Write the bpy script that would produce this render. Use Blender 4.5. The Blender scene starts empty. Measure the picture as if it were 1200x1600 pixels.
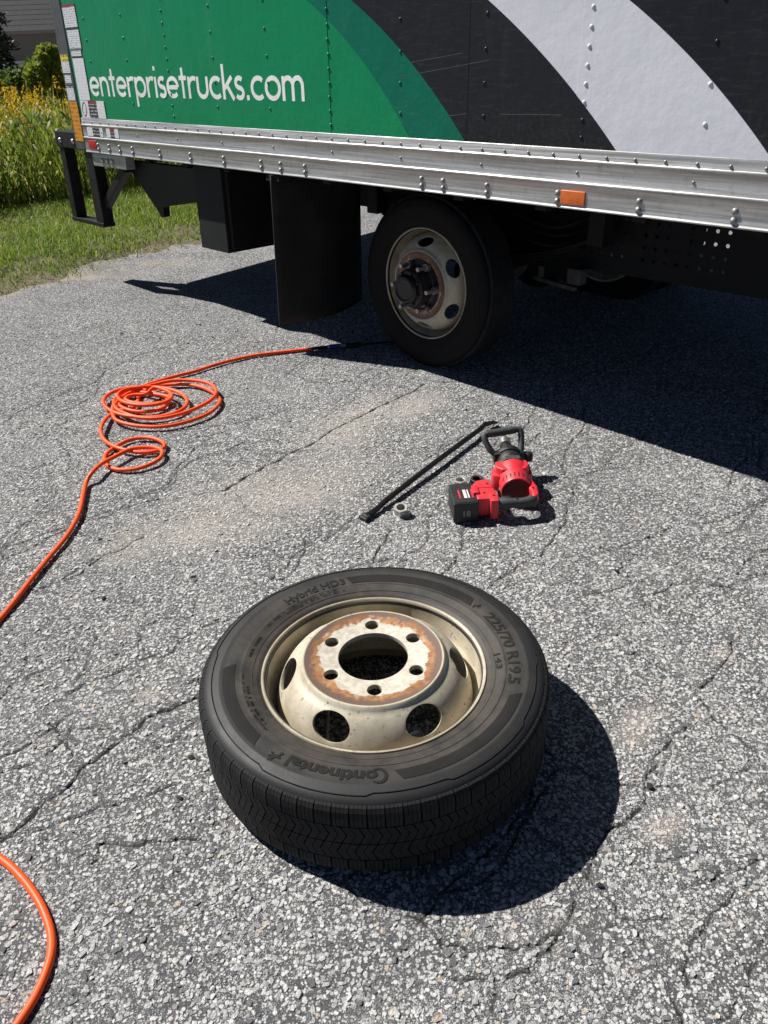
import bpy, bmesh, math, random
import numpy as np
from mathutils import Vector, Matrix

random.seed(7)
rng = np.random.default_rng(7)
R = math.radians
PI = math.pi
scene = bpy.context.scene
COL = scene.collection

# ------------------------------------------------------------------ camera
F_PX, PITCH, ROLL, CAM_H = 1254.274, 0.5494, -0.04107, 1.49306
_fw = Vector((0, math.cos(PITCH), -math.sin(PITCH)))
_rt = Vector((1, 0, 0))
_up = _rt.cross(_fw)
_r2 = _rt * math.cos(ROLL) + _up * math.sin(ROLL)
_u2 = -_rt * math.sin(ROLL) + _up * math.cos(ROLL)
CAM = Vector((0, 0, CAM_H))
cam_data = bpy.data.cameras.new('camera')
cam = bpy.data.objects.new('camera', cam_data)
COL.objects.link(cam)
cam.matrix_world = Matrix(((_r2.x, _u2.x, -_fw.x, CAM.x), (_r2.y, _u2.y, -_fw.y, CAM.y),
                           (_r2.z, _u2.z, -_fw.z, CAM.z), (0, 0, 0, 1)))
cam_data.sensor_fit = 'VERTICAL'
cam_data.sensor_height = 36.0
cam_data.lens = 36.0 * F_PX / 1600.0
cam_data.clip_start = 0.05
cam_data.clip_end = 2000
scene.camera = cam
scene.render.resolution_x, scene.render.resolution_y = 768, 1024

# ------------------------------------------------------------------ sky, sun, exposure
SHADOW_AZ, SUN_EL = R(-28), R(49)
to_sun = Vector((-math.cos(SHADOW_AZ) * math.cos(SUN_EL), -math.sin(SHADOW_AZ) * math.cos(SUN_EL), math.sin(SUN_EL)))
world = bpy.data.worlds.new('World')
scene.world = world
world.use_nodes = True
wn = world.node_tree.nodes
wl = world.node_tree.links
wn.clear()
sky = wn.new('ShaderNodeTexSky')
sky.sky_type = 'NISHITA'
sky.sun_disc = False
sky.sun_elevation = SUN_EL
sky.sun_rotation = math.atan2(to_sun.x, to_sun.y)
sky.air_density, sky.dust_density, sky.ozone_density = 0.34, 0.05, 1.0
bg = wn.new('ShaderNodeBackground')
bg.inputs['Strength'].default_value = 0.05
wo = wn.new('ShaderNodeOutputWorld')
wl.new(sky.outputs[0], bg.inputs['Color'])
wl.new(bg.outputs[0], wo.inputs['Surface'])
sun_data = bpy.data.lights.new('sun', 'SUN')
sun_data.energy = 5.0
sun_data.angle = R(0.53)
sun_data.color = (1.0, 0.965, 0.915)
sun = bpy.data.objects.new('sun', sun_data)
COL.objects.link(sun)
sun.rotation_euler = to_sun.to_track_quat('Z', 'Y').to_euler()
vs = scene.view_settings
vs.view_transform = 'Standard'
vs.look = 'None'
vs.exposure = 0.55
vs.gamma = 1.0
vs.use_curve_mapping = False

# ------------------------------------------------------------------ pixel <-> place helpers
def pray(x, y):
    return _fw + _r2 * ((x - 600) / F_PX) - _u2 * ((y - 800) / F_PX)

def gnd(x, y, h=0.0):
    r = pray(x, y)
    return CAM + r * ((h - CAM_H) / r.z)

# ------------------------------------------------------------------ material helpers
MATS = {}

class NT:
    def __init__(self, name):
        m = bpy.data.materials.new(name)
        m.use_nodes = True
        self.m, self.n, self.l = m, m.node_tree.nodes, m.node_tree.links
        self.n.clear()
        self.out = self.n.new('ShaderNodeOutputMaterial')
        self.b = self.n.new('ShaderNodeBsdfPrincipled')
        self.l.new(self.b.outputs[0], self.out.inputs['Surface'])

    def add(self, t, **kw):
        nd = self.n.new(t)
        for k, v in kw.items():
            if hasattr(nd, k) and k not in nd.inputs:
                setattr(nd, k, v)
            else:
                self.put(nd.inputs[k], v)
        return nd

    def put(self, sock, v):
        if isinstance(v, bpy.types.NodeSocket):
            self.l.new(v, sock)
        elif isinstance(v, (tuple, list)) and len(v) == 3 and sock.type == 'RGBA':
            sock.default_value = (*v, 1)
        else:
            sock.default_value = v

    def math(self, op, a, b=0.0, c=0.0, clamp=False):
        nd = self.n.new('ShaderNodeMath')
        nd.operation = op
        nd.use_clamp = clamp
        self.put(nd.inputs[0], a)
        self.put(nd.inputs[1], b)
        self.put(nd.inputs[2], c)
        return nd.outputs[0]

    def mix(self, f, a, b, blend='MIX'):
        nd = self.n.new('ShaderNodeMix')
        nd.data_type = 'RGBA'
        nd.blend_type = blend
        self.put(nd.inputs['Factor'], f)
        self.put(nd.inputs[6], a)
        self.put(nd.inputs[7], b)
        return nd.outputs[2]

    def ss(self, x, a, b):          # smoothstep a..b -> 0..1
        nd = self.n.new('ShaderNodeMapRange')
        nd.interpolation_type = 'SMOOTHSTEP'
        self.put(nd.inputs[0], x)
        nd.inputs[1].default_value, nd.inputs[2].default_value = a, b
        return nd.outputs[0]

    def noise(self, co, scale, detail=4.0, rough=0.55, out=0):
        nd = self.n.new('ShaderNodeTexNoise')
        self.put(nd.inputs['Vector'], co)
        nd.inputs['Scale'].default_value = scale
        nd.inputs['Detail'].default_value = detail
        nd.inputs['Roughness'].default_value = rough
        return nd.outputs[out]

    def vor(self, co, scale, feature='F1', rand=1.0):
        nd = self.n.new('ShaderNodeTexVoronoi')
        nd.feature = feature
        self.put(nd.inputs['Vector'], co)
        nd.inputs['Scale'].default_value = scale
        nd.inputs['Randomness'].default_value = rand
        return nd

    def bump(self, h, strength, dist, normal=None):
        nd = self.n.new('ShaderNodeBump')
        self.put(nd.inputs['Height'], h)
        nd.inputs['Strength'].default_value = strength
        nd.inputs['Distance'].default_value = dist
        if normal is not None:
            self.l.new(normal, nd.inputs['Normal'])
        return nd.outputs[0]

    def coord(self, kind='Object', obj=None):
        nd = self.n.new('ShaderNodeTexCoord')
        if obj is not None:
            nd.object = obj
        return nd.outputs[kind]

    def sep(self, v):
        nd = self.n.new('ShaderNodeSeparateXYZ')
        self.l.new(v, nd.inputs[0])
        return nd.outputs

def simple(name, col, rough=0.5, metal=0.0, var=0.18, scale=30.0, bump=0.0, bscale=120.0, dust=None, dust_amt=0.0, spec=0.5):
    t = NT(name)
    co = t.coord()
    n1 = t.noise(co, scale, 5)
    dark = tuple(c * (1 - var) for c in col)
    lite = tuple(min(1, c * (1 + var)) for c in col)
    c = t.mix(t.ss(n1, 0.3, 0.7), dark, lite)
    if dust:
        n2 = t.noise(co, scale * 0.37, 6, 0.65)
        c = t.mix(t.math('MULTIPLY', t.ss(n2, 0.42, 0.72), dust_amt), c, dust)
    t.put(t.b.inputs['Base Color'], c)
    t.put(t.b.inputs['Roughness'], t.math('ADD', t.math('MULTIPLY', n1, 0.24), rough - 0.12))
    t.b.inputs['Metallic'].default_value = metal
    t.b.inputs['Specular IOR Level'].default_value = spec
    if bump:
        t.put(t.b.inputs['Normal'], t.bump(t.noise(co, bscale, 4), bump, 0.002))
    MATS[name] = t.m
    return t.m

# ------------------------------------------------------------------ mesh helpers
def link(name, me, mat=None, parent=None):
    o = bpy.data.objects.new(name, me)
    COL.objects.link(o)
    if mat is not None and me is not None and not me.materials:
        me.materials.append(mat)
    if parent is not None:
        o.parent = parent
    return o

def empty(name, parent=None):
    o = bpy.data.objects.new(name, None)
    COL.objects.link(o)
    o.empty_display_size = 0.1
    if parent is not None:
        o.parent = parent
    return o

def tag(o, label=None, cat=None, group=None, kind=None):
    if label: o['label'] = label
    if cat: o['category'] = cat
    if group: o['group'] = group
    if kind: o['kind'] = kind
    return o

def smooth(me, ang=35):
    me.polygons.foreach_set('use_smooth', [True] * len(me.polygons))
    me.set_sharp_from_angle(angle=R(ang))
    return me

class MB:
    """collects shapes into one mesh"""
    def __init__(self):
        self.v, self.f = [], []

    def add(self, vs, fs):
        b = len(self.v)
        self.v += [tuple(p) for p in vs]
        self.f += [tuple(i + b for i in f) for f in fs]

    def box(self, x0, x1, y0, y1, z0, z1, M=None):
        vs = [Vector(p) for p in ((x0, y0, z0), (x1, y0, z0), (x1, y1, z0), (x0, y1, z0), (x0, y0, z1), (x1, y0, z1), (x1, y1, z1), (x0, y1, z1))]
        if M is not None: vs = [M @ p for p in vs]
        self.add(vs, [(0, 3, 2, 1), (4, 5, 6, 7), (0, 1, 5, 4), (1, 2, 6, 5), (2, 3, 7, 6), (3, 0, 4, 7)])
        return self

    def prism(self, poly, a, b, ax=(0, 1, 2), M=None):
        """poly of (p,q) extruded from a to b along third axis; ax maps (p,q,e)->xyz slots"""
        n = len(poly)
        vs = []
        for e in (a, b):
            for p, q in poly:
                w = [0, 0, 0]
                w[ax[0]], w[ax[1]], w[ax[2]] = p, q, e
                w = Vector(w)
                vs.append(M @ w if M is not None else w)
        fs = [tuple(range(n))[::-1], tuple(range(n, 2 * n))] + [(i, (i + 1) % n, n + (i + 1) % n, n + i) for i in range(n)]
        self.add(vs, fs)
        return self

    def bar(self, p, q, w, h=None, up=(0, 0, 1)):
        p, q = Vector(p), Vector(q)
        h = h or w
        d = (q - p)
        L = d.length
        d.normalize()
        s = d.cross(Vector(up))
        if s.length < 1e-4: s = d.cross(Vector((1, 0, 0)))
        s.normalize()
        t = s.cross(d)
        M = Matrix(((s.x, d.x, t.x, p.x), (s.y, d.y, t.y, p.y), (s.z, d.z, t.z, p.z), (0, 0, 0, 1)))
        return self.box(-w / 2, w / 2, 0, L, -h / 2, h / 2, M)

    def lathe(self, prof, n=48, M=None, closed=False, a0=0.0):
        """prof of (r,z) revolved about z"""
        k = len(prof)
        vs, fs = [], []
        for i in range(n):
            a = a0 + 2 * PI * i / n
            ca, sa = math.cos(a), math.sin(a)
            for r, z in prof:
                w = Vector((r * ca, r * sa, z))
                vs.append(M @ w if M is not None else w)
        for i in range(n):
            j = (i + 1) % n
            for a in range(k if closed else k - 1):
                b = (a + 1) % k
                fs.append((i * k + a, j * k + a, j * k + b, i * k + b))
        self.add(vs, fs)
        return self

    def cyl(self, p, q, r, n=20, r2=None, cap=True):
        p, q = Vector(p), Vector(q)
        d = q - p
        L = d.length
        M = Matrix.Translation(p) @ d.to_track_quat('Z', 'Y').to_matrix().to_4x4()
        r2 = r if r2 is None else r2
        prof = [(r, 0), (r2, L)]
        if cap: prof = [(1e-5, 0)] + prof + [(1e-5, L)]
        return self.lathe(prof, n, M)

    def tube(self, pts, rad, n=10, cap=True):
        pts = [Vector(p) for p in pts]
        N = len(pts)
        rad = rad if hasattr(rad, '__len__') else [rad] * N
        up = Vector((0, 0, 1))
        vs, fs = [], []
        prev = None
        for i, p in enumerate(pts):
            d = (pts[min(i + 1, N - 1)] - pts[max(i - 1, 0)]).normalized()
            s = prev - d * prev.dot(d) if prev is not None else (d.cross(up) if d.cross(up).length > 1e-3 else d.cross(Vector((1, 0, 0))))
            s.normalize()
            prev = s
            t = d.cross(s)
            for k in range(n):
                a = 2 * PI * k / n
                vs.append(p + (s * math.cos(a) + t * math.sin(a)) * rad[i])
        for i in range(N - 1):
            for k in range(n):
                fs.append((i * n + k, i * n + (k + 1) % n, (i + 1) * n + (k + 1) % n, (i + 1) * n + k))
        if cap:
            fs.append(tuple(range(n))[::-1])
            fs.append(tuple(range((N - 1) * n, N * n)))
        self.add(vs, fs)
        return self

    def mesh(self, name, mat=None, bevel=0.0, seg=2, sm=None, fix=True):
        me = bpy.data.meshes.new(name)
        me.from_pydata([tuple(p) for p in self.v], [], self.f)
        if fix or bevel:
            bm = bmesh.new()
            bm.from_mesh(me)
            bmesh.ops.remove_doubles(bm, verts=bm.verts, dist=1e-6)
            bmesh.ops.recalc_face_normals(bm, faces=bm.faces)
            if bevel:
                es = [e for e in bm.edges if len(e.link_faces) == 2 and e.calc_face_angle(0) > R(25)]
                bmesh.ops.bevel(bm, geom=es, offset=bevel, segments=seg, profile=0.6, affect='EDGES', clamp_overlap=True)
            bm.to_mesh(me)
            bm.free()
        me.update()
        if mat: me.materials.append(mat)
        if sm: smooth(me, sm)
        return me

    def build(self, name, mat, parent=None, bevel=0.0, seg=2, sm=None, fix=True):
        return link(name, self.mesh(name, mat, bevel, seg, sm, fix), None, parent)

def catmull(pts, n=8):
    P = [Vector(p) for p in pts]
    P = [P[0] * 2 - P[1]] + P + [P[-1] * 2 - P[-2]]
    out = []
    for i in range(1, len(P) - 2):
        a, b, c, d = P[i - 1], P[i], P[i + 1], P[i + 2]
        for k in range(n):
            t = k / n
            out.append(0.5 * (2 * b + (c - a) * t + (2 * a - 5 * b + 4 * c - d) * t * t + (3 * b - a - 3 * c + d) * t ** 3))
    out.append(P[-2])
    return out

def np_mesh(name, verts, faces, mat=None, cols=None):
    """verts (n,3), faces (m,k)"""
    me = bpy.data.meshes.new(name)
    k = faces.shape[1]
    me.vertices.add(len(verts))
    me.vertices.foreach_set('co', verts.astype(np.float32).ravel())
    me.loops.add(faces.size)
    me.loops.foreach_set('vertex_index', faces.astype(np.int32).ravel())
    me.polygons.add(len(faces))
    me.polygons.foreach_set('loop_start', np.arange(0, faces.size, k, dtype=np.int32))
    me.update(calc_edges=True)
    if cols is not None:
        for nm, arr in cols.items():
            at = me.attributes.new(nm, 'FLOAT', 'POINT')
            at.data.foreach_set('value', arr.astype(np.float32))
    if mat: me.materials.append(mat)
    return me

def text_mesh(body, size, extrude=0.001, offset=0.0, shear=0.0, align='LEFT'):
    cu = bpy.data.curves.new('txt', 'FONT')
    cu.body, cu.size, cu.extrude, cu.offset, cu.shear = body, size, extrude, offset, shear
    cu.align_x = align
    cu.resolution_u = 3
    o = bpy.data.objects.new('txt', cu)
    COL.objects.link(o)
    dg = bpy.context.evaluated_depsgraph_get()
    me = bpy.data.meshes.new_from_object(o.evaluated_get(dg))
    bpy.data.objects.remove(o)
    bpy.data.curves.remove(cu)
    return me

_VN = {}
def value_noise(x, y, s, seed=0):
    if seed not in _VN: _VN[seed] = np.random.default_rng(seed).random((256, 256))
    r = _VN[seed]
    x, y = x * s, y * s
    xi, yi = np.floor(x).astype(int), np.floor(y).astype(int)
    fx, fy = x - xi, y - yi
    fx, fy = fx * fx * (3 - 2 * fx), fy * fy * (3 - 2 * fy)
    g = lambda a, b: r[a % 256, b % 256]
    return (g(xi, yi) * (1 - fx) + g(xi + 1, yi) * fx) * (1 - fy) + (g(xi, yi + 1) * (1 - fx) + g(xi + 1, yi + 1) * fx) * fy

# ================================================================== THE SETTING
# ------------------------------------------------------------------ pavement
CRACKS = [  # (width in metres, traced path)
 (.0062, [(0,1319),(30,1292),(60,1265),(99,1235),(126,1205),(153,1187),(174,1169),(207,1145),(231,1124),(249,1112),(270,1106),(309,1091),(345,1075)]),
 (.0100, [(236,1120),(249,1112),(268,1107)]),
 (.0035, [(90,1098),(120,1076),(156,1061),(183,1049),(210,1034),(246,1022),(264,1020),(282,1001),(318,980),(357,969)]),
 (.0030, [(216,1004),(222,983),(240,971),(255,965),(295,965),(306,950),(312,926)]),
 (.0025, [(0,1097),(27,1091),(39,1064),(46,1056)]),
 (.0028, [(124,1064),(135,1037),(144,1013),(150,995)]),
 (.0034, [(0,1208),(39,1196),(75,1175),(105,1151),(114,1137),(180,1134)]),
 (.0034, [(54,923),(81,911),(120,899),(150,875),(180,860)]),
 (.0040, [(0,877),(43,860),(83,837),(100,830),(128,817),(163,807),(187,793),(227,775),(263,762),(277,743)]),
 (.0034, [(60,920),(127,887),(150,870),(187,860),(207,847),(227,837)]),
 (.0034, [(290,727),(320,713),(347,707),(383,690)]),
 (.0036, [(307,773),(350,767),(367,757),(400,740)]),
 (.0075, [(348,768),(373,753),(398,737),(432,720),(473,699),(498,687),(515,674),(557,653),(582,641),(602,630),(640,614),(664,600)]),
 (.0040, [(215,776),(252,762),(286,732),(302,720),(332,714),(373,695),(390,682)]),
 (.0050, [(0,665),(33,643),(70,628),(106,613),(147,599),(165,580),(191,567),(216,556),(242,547),(290,530)]),
 (.0036, [(92,665),(136,650),(165,641)]),
 (.0045, [(400,575),(440,580),(480,592),(520,597),(560,590),(610,592)]),
 (.0042, [(1150,995),(1140,1019),(1120,1049),(1103,1066),(1093,1083)]),
 (.0040, [(1076,1135),(1049,1149),(1025,1194),(1009,1225),(1005,1255),(975,1282),(948,1302)]),
 (.0028, [(1174,1194),(1144,1214),(1117,1226)]),
 (.0034, [(1145,1376),(1138,1403),(1114,1431),(1091,1462),(1073,1485),(1067,1533)]),
 (.0032, [(1005,1255),(988,1267),(954,1298),(930,1345),(903,1397),(889,1431),(875,1458),(851,1492),(831,1516),(783,1526),(708,1533)]),
 (.0026, [(769,1533),(773,1561),(770,1581)]),
 (.0024, [(691,1431),(691,1485)]),
 (.0042, [(565,905),(577,887),(587,867),(600,847),(613,830)]),
 (.0032, [(420,905),(447,887),(460,867),(493,850),(527,830),(560,800)]),
 (.0034, [(143,1350),(153,1337),(160,1317),(187,1320),(217,1318),(230,1310),(253,1312),(287,1312),(307,1310)]),
 (.0030, [(700,660),(760,700),(800,660)]),
 (.0030, [(940,860),(1000,845),(1060,820),(1120,815),(1200,780)]),
 (.0030, [(880,900),(960,935),(1010,930),(1080,905),(1140,915),(1200,890)]),
]

_cr = random.Random(91)
for _k in range(110):
    _x, _y = _cr.uniform(-1.7, 1.7), _cr.uniform(.6, 4.2)
    _h = R(_cr.gauss(48, 20)) if _cr.random() < .65 else R(_cr.gauss(-35, 25))
    _pts = [Vector((_x, _y, 0))]
    for _i in range(_cr.randint(6, 22)):
        _h += _cr.gauss(0, .16)
        _pts.append(_pts[-1] + Vector((math.cos(_h), math.sin(_h), 0)) * .035)
    CRACKS.append((_cr.uniform(.0020, .0034), _pts))

def axis(fine0, fine1, step, lo, hi):
    a = np.arange(fine0, fine1, step)
    def grow(start, end, sgn):
        out, d, p = [], step * 1.5, start
        while (p - end) * sgn < 0:
            p += sgn * d
            d = min(d * 1.35, 0.035 if -4.5 < p < 8.5 else 3.0)
            out.append(p)
        return out
    return np.array(grow(fine0, lo, -1)[::-1] + list(a) + grow(fine1, hi, 1))

STEP = 0.0042
gx = axis(-1.75, 1.75, STEP, -40, 45)
gy = axis(0.55, 4.25, STEP, -14, 60)
GX, GY = np.meshgrid(gx, gy)
PZ = (value_noise(GX, GY, 1.1, 3) - 0.5) * 0.006 + (value_noise(GX, GY, 4.3, 4) - 0.5) * 0.003
crackf = np.zeros_like(GX)
crack_pts = []
for w, path in CRACKS:
    P = catmull([gnd(*q) if isinstance(q, tuple) else q for q in path], 14 if isinstance(path[0], tuple) else 5)
    w *= .85 if isinstance(path[0], tuple) else 1
    for i, p in enumerate(P):
        nx_ = value_noise(np.array([p.x]), np.array([p.y]), 24, 71)[0] - .5 + .5 * (value_noise(np.array([p.x]), np.array([p.y]), 61, 72)[0] - .5)
        ny_ = value_noise(np.array([p.x]), np.array([p.y]), 24, 73)[0] - .5 + .5 * (value_noise(np.array([p.x]), np.array([p.y]), 61, 74)[0] - .5)
        P[i] = p + Vector((nx_ * .014 + rng.normal(0, .0016), ny_ * .014 + rng.normal(0, .0016), 0))
    for a, b in zip(P[:-1], P[1:]):
        n = max(2, int((b - a).length / 0.003))
        for k in range(n):
            q = a.lerp(b, k / n)
            ww = w * (0.55 + 0.9 * abs(math.sin(q.x * 31 + q.y * 17) * math.sin(q.y * 47 + 2)))
            crack_pts.append((q.x, q.y, ww))
crack_pts = np.array(crack_pts)
for x, y, w in crack_pts:
    rad = max(w * 1.0, STEP * 1.02)
    i0, i1 = np.searchsorted(gx, (x - rad, x + rad))
    j0, j1 = np.searchsorted(gy, (y - rad, y + rad))
    if i1 > i0 and j1 > j0:
        d = np.hypot(GX[j0:j1, i0:i1] - x, GY[j0:j1, i0:i1] - y)
        v = np.clip(1 - d / rad, 0, 1) * min(1.0, w / 0.0034)
        crackf[j0:j1, i0:i1] = np.maximum(crackf[j0:j1, i0:i1], v)
PZ = PZ - crackf * 0.008
PZ[(np.abs(GX) > 3.5) | (GY > 7) | (GY < 0)] *= 0.2

# stains and sandy wash lying on the road, stored per vertex
eA, eB = gnd(0, 455), gnd(320, 375)
ed = (eB - eA).normalized()
en = Vector((-ed.y, ed.x, 0))
stainf = np.zeros_like(GX)
for px, py, rx, ry, rot in ((430, 770, .50, .30, .6), (550, 665, .40, .22, .9), (310, 830, .45, .18, .25), (650, 635, .24, .14, .8), (1000, 1130, .12, .06, .7), (1040, 1290, .08, .04, 0.5), (230, 1085, .05, .03, 0), (1130, 1020, .06, .04, .9)):
    g = gnd(px, py)
    c_, s_ = math.cos(rot), math.sin(rot)
    a_ = ((GX - g.x) * c_ + (GY - g.y) * s_) / rx
    b_ = (-(GX - g.x) * s_ + (GY - g.y) * c_) / ry
    stainf = np.maximum(stainf, np.clip(1.15 - np.sqrt(a_ * a_ + b_ * b_), 0, 1))
stainf = np.clip((stainf * .8 + .5 * (value_noise(GX, GY, 9, 61) * .6 + value_noise(GX, GY, 31, 62) * .4) - .32) / .75, 0, 1)
sandf = np.clip(((GX - eA.x) * en.x + (GY - eA.y) * en.y + .9 * (value_noise(GX, GY, 3.1, 63) * .65 + value_noise(GX, GY, 11, 64) * .35) - .12) / .5, 0, 1)
shadef = value_noise(GX, GY, .9, 65) * .6 + value_noise(GX, GY, 3.3, 66) * .4

t = NT('asphalt')
co = t.coord()
v1 = t.vor(co, 92)
v2 = t.vor(co, 185)
rnd = t.sep(v1.outputs['Color'])[0]
rnd2 = t.sep(v2.outputs['Color'])[1]
st1 = t.math('MULTIPLY', t.math('SUBTRACT', 1, t.ss(v1.outputs['Distance'], .3, .52)), t.ss(rnd, .42, .52))
st2 = t.math('MULTIPLY', t.math('SUBTRACT', 1, t.ss(v2.outputs['Distance'], .3, .55)), t.ss(rnd2, .5, .6))
grit = t.noise(co, 700, 3, .7)
wide = t.add('ShaderNodeAttribute', attribute_name='shade').outputs['Fac']
stain = t.math('MULTIPLY', t.add('ShaderNodeAttribute', attribute_name='stain').outputs['Fac'], t.ss(grit, .35, .6))
sand = t.add('ShaderNodeAttribute', attribute_name='sand').outputs['Fac']
v3 = t.vor(co, 420)
base = t.mix(t.ss(grit, .3, .7), (.026, .027, .030), (.118, .119, .122))
base = t.mix(t.math('MULTIPLY', t.ss(v3.outputs['Distance'], .55, .3), t.ss(t.sep(v3.outputs['Color'])[2], .55, .62)), base, (.37, .37, .37))
base = t.mix(st2, base, t.mix(rnd2, (.26, .26, .26), (.52, .52, .51)))
base = t.mix(st1, base, t.mix(rnd, (.30, .30, .30), (.64, .635, .62)))
base = t.mix(t.math('MULTIPLY', t.ss(wide, .25, .75), .5), base, t.mix(.5, base, (.1, .1, .1)))
base = t.mix(t.math('MULTIPLY', stain, .72), base, (.45, .405, .355))
base = t.mix(t.math('MULTIPLY', sand, .75), base, t.mix(grit, (.24, .2, .16), (.44, .38, .31)))
at = t.add('ShaderNodeAttribute', attribute_name='crack')
base = t.mix(t.ss(at.outputs['Fac'], .10, .65), base, (.024, .022, .02))
t.put(t.b.inputs['Base Color'], base)
t.b.inputs['Roughness'].default_value = .85
t.b.inputs['Specular IOR Level'].default_value = .35
hh = t.math('ADD', t.math('MULTIPLY', st1, .9), t.math('ADD', t.math('MULTIPLY', st2, .5), t.math('MULTIPLY', grit, .5)))
t.put(t.b.inputs['Normal'], t.bump(hh, .8, .0028))
MATS['asphalt'] = t.m

ny, nx = GX.shape
idx = np.arange(nx * ny).reshape(ny, nx)
faces = np.stack([idx[:-1, :-1], idx[:-1, 1:], idx[1:, 1:], idx[1:, :-1]], -1).reshape(-1, 4)
me = np_mesh('pavement', np.stack([GX, GY, PZ], -1).reshape(-1, 3), faces, MATS['asphalt'], {'crack': crackf.ravel(), 'stain': stainf.ravel(), 'sand': sandf.ravel(), 'shade': shadef.ravel()})
pavement = link('pavement', me)
tag(pavement, 'worn grey asphalt with exposed pale stones and long cracks', kind='structure')

# exposed aggregate: real stones set in the worn asphalt
t = NT('aggregate_stone')
oi = t.add('ShaderNodeObjectInfo')
ramp = t.add('ShaderNodeValToRGB')
cr = ramp.color_ramp
cr.interpolation = 'LINEAR'
cr.elements[0].position, cr.elements[0].color = 0, (.075, .078, .086, 1)
cr.elements[1].position, cr.elements[1].color = 1, (.72, .715, .70, 1)
for p, c in ((.16, (.18, .182, .19, 1)), (.28, (.38, .38, .375, 1)), (.6, (.54, .538, .53, 1)), (.9, (.69, .685, .67, 1)), (.93, (.5, .39, .3, 1)), (.955, (.6, .53, .42, 1)), (.965, (.7, .695, .68, 1))):
    e = cr.elements.new(p)
    e.color = c
t.l.new(oi.outputs['Random'], ramp.inputs[0])
co = t.coord()
sc_ = t.mix(t.ss(t.noise(co, 1.7, 4, .7), .3, .75), ramp.outputs[0], t.mix(.75, ramp.outputs[0], (.1, .1, .1)))
st_at = t.add('ShaderNodeAttribute', attribute_name='stain', attribute_type='INSTANCER')
t.put(t.b.inputs['Base Color'], t.mix(t.math('MULTIPLY', st_at.outputs['Fac'], .55), sc_, (.50, .455, .40)))
t.b.inputs['Roughness'].default_value = .75
t.put(t.b.inputs['Normal'], t.bump(t.noise(co, 2.2, 3), .35, .5))
MATS['stone'] = t.m
stone_col = bpy.data.collections.new('stone_shapes')
for k in range(8):
    bm = bmesh.new()
    bmesh.ops.create_icosphere(bm, subdivisions=1, radius=1)
    ax_ = 1 + random.uniform(-.3, .3)
    for _ in range(5):
        n = Vector((random.uniform(-1, 1), random.uniform(-1, 1), random.uniform(-.1, .8))).normalized()
        d = random.uniform(.55, .8)
        for v in bm.verts:
            e = v.co.dot(n) - d
            if e > 0: v.co -= n * e
    for v in bm.verts:
        v.co.x *= ax_
        v.co.y /= ax_
        v.co.z = min(v.co.z, .42) + random.uniform(-.05, .05)
        v.co *= 1 + random.uniform(-.08, .08)
    me = bpy.data.meshes.new('stone_shape')
    bm.to_mesh(me)
    bm.free()
    me.materials.append(MATS['stone'])
    stone_col.objects.link(bpy.data.objects.new('stone_shape', me))

def scatter_pts():
    out = []
    def lay(x0, x1, y0, y1, sp):
        nx_, ny_ = int((x1 - x0) / sp), int((y1 - y0) / sp)
        a, b = np.meshgrid(np.arange(nx_), np.arange(ny_))
        x = x0 + (a + rng.uniform(-.46, .46, a.shape) + .5 * (b % 2)) * sp
        y = y0 + (b + rng.uniform(-.46, .46, a.shape)) * sp
        out.append(np.stack([x.ravel(), y.ravel()], 1))
    lay(-1.5, 1.6, .45, 2.2, .0104)
    lay(-2.0, 2.1, 2.2, 3.4, .0112)
    lay(-2.6, 2.7, 3.4, 5.0, .0135)
    P = np.concatenate(out)
    # keep clear of the cracks
    cell = {}
    for x, y, w in crack_pts:
        cell.setdefault((int(x / .02), int(y / .02)), []).append((x, y, w))
    keep = np.ones(len(P), bool)
    for i, (x, y) in enumerate(P):
        ci, cj = int(x / .02), int(y / .02)
        c = cell.get((ci, cj))
        if c:
            for (a, b, w) in c:
                if abs(a - x) < .0050 + w * .6 and abs(b - y) < .0050 + w * .6:
                    keep[i] = False
                    break
    P = P[keep]
    gaps = value_noise(P[:, 0], P[:, 1], 26, 9)
    P = P[(gaps + rng.random(len(P)) * .9) > .42]
    return P
SP = scatter_pts()
nS = len(SP)
sr = np.clip(rng.lognormal(math.log(.0047), .42, nS), .0018, .0105)
zz = (value_noise(SP[:, 0], SP[:, 1], 1.1, 3) - 0.5) * 0.006 + (value_noise(SP[:, 0], SP[:, 1], 4.3, 4) - 0.5) * 0.003
me = bpy.data.meshes.new('aggregate')
me.vertices.add(nS)
me.vertices.foreach_set('co', np.stack([SP[:, 0], SP[:, 1], zz - sr * .12 + rng.normal(0, .0004, nS)], 1).astype(np.float32).ravel())
for nm, arr in (('rot', np.stack([rng.normal(0, .16, nS), rng.normal(0, .16, nS), rng.uniform(0, 6.28, nS)], 1)),
                ('sc', np.stack([sr * rng.uniform(.85, 1.3, nS), sr * rng.uniform(.75, 1.05, nS), sr * rng.uniform(.6, .9, nS)], 1))):
    a = me.attributes.new(nm, 'FLOAT_VECTOR', 'POINT')
    a.data.foreach_set('vector', arr.astype(np.float32).ravel())
_ix = np.clip(np.searchsorted(gx, SP[:, 0]), 0, len(gx) - 1)
_iy = np.clip(np.searchsorted(gy, SP[:, 1]), 0, len(gy) - 1)
a = me.attributes.new('stain', 'FLOAT', 'POINT')
a.data.foreach_set('value', stainf[_iy, _ix].astype(np.float32))
aggregate = link('aggregate', me, None, pavement)
aggregate['kind'] = 'stuff'
ng = bpy.data.node_groups.new('set_stones', 'GeometryNodeTree')
ng.interface.new_socket('Geometry', in_out='INPUT', socket_type='NodeSocketGeometry')
ng.interface.new_socket('Geometry', in_out='OUTPUT', socket_type='NodeSocketGeometry')
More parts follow.
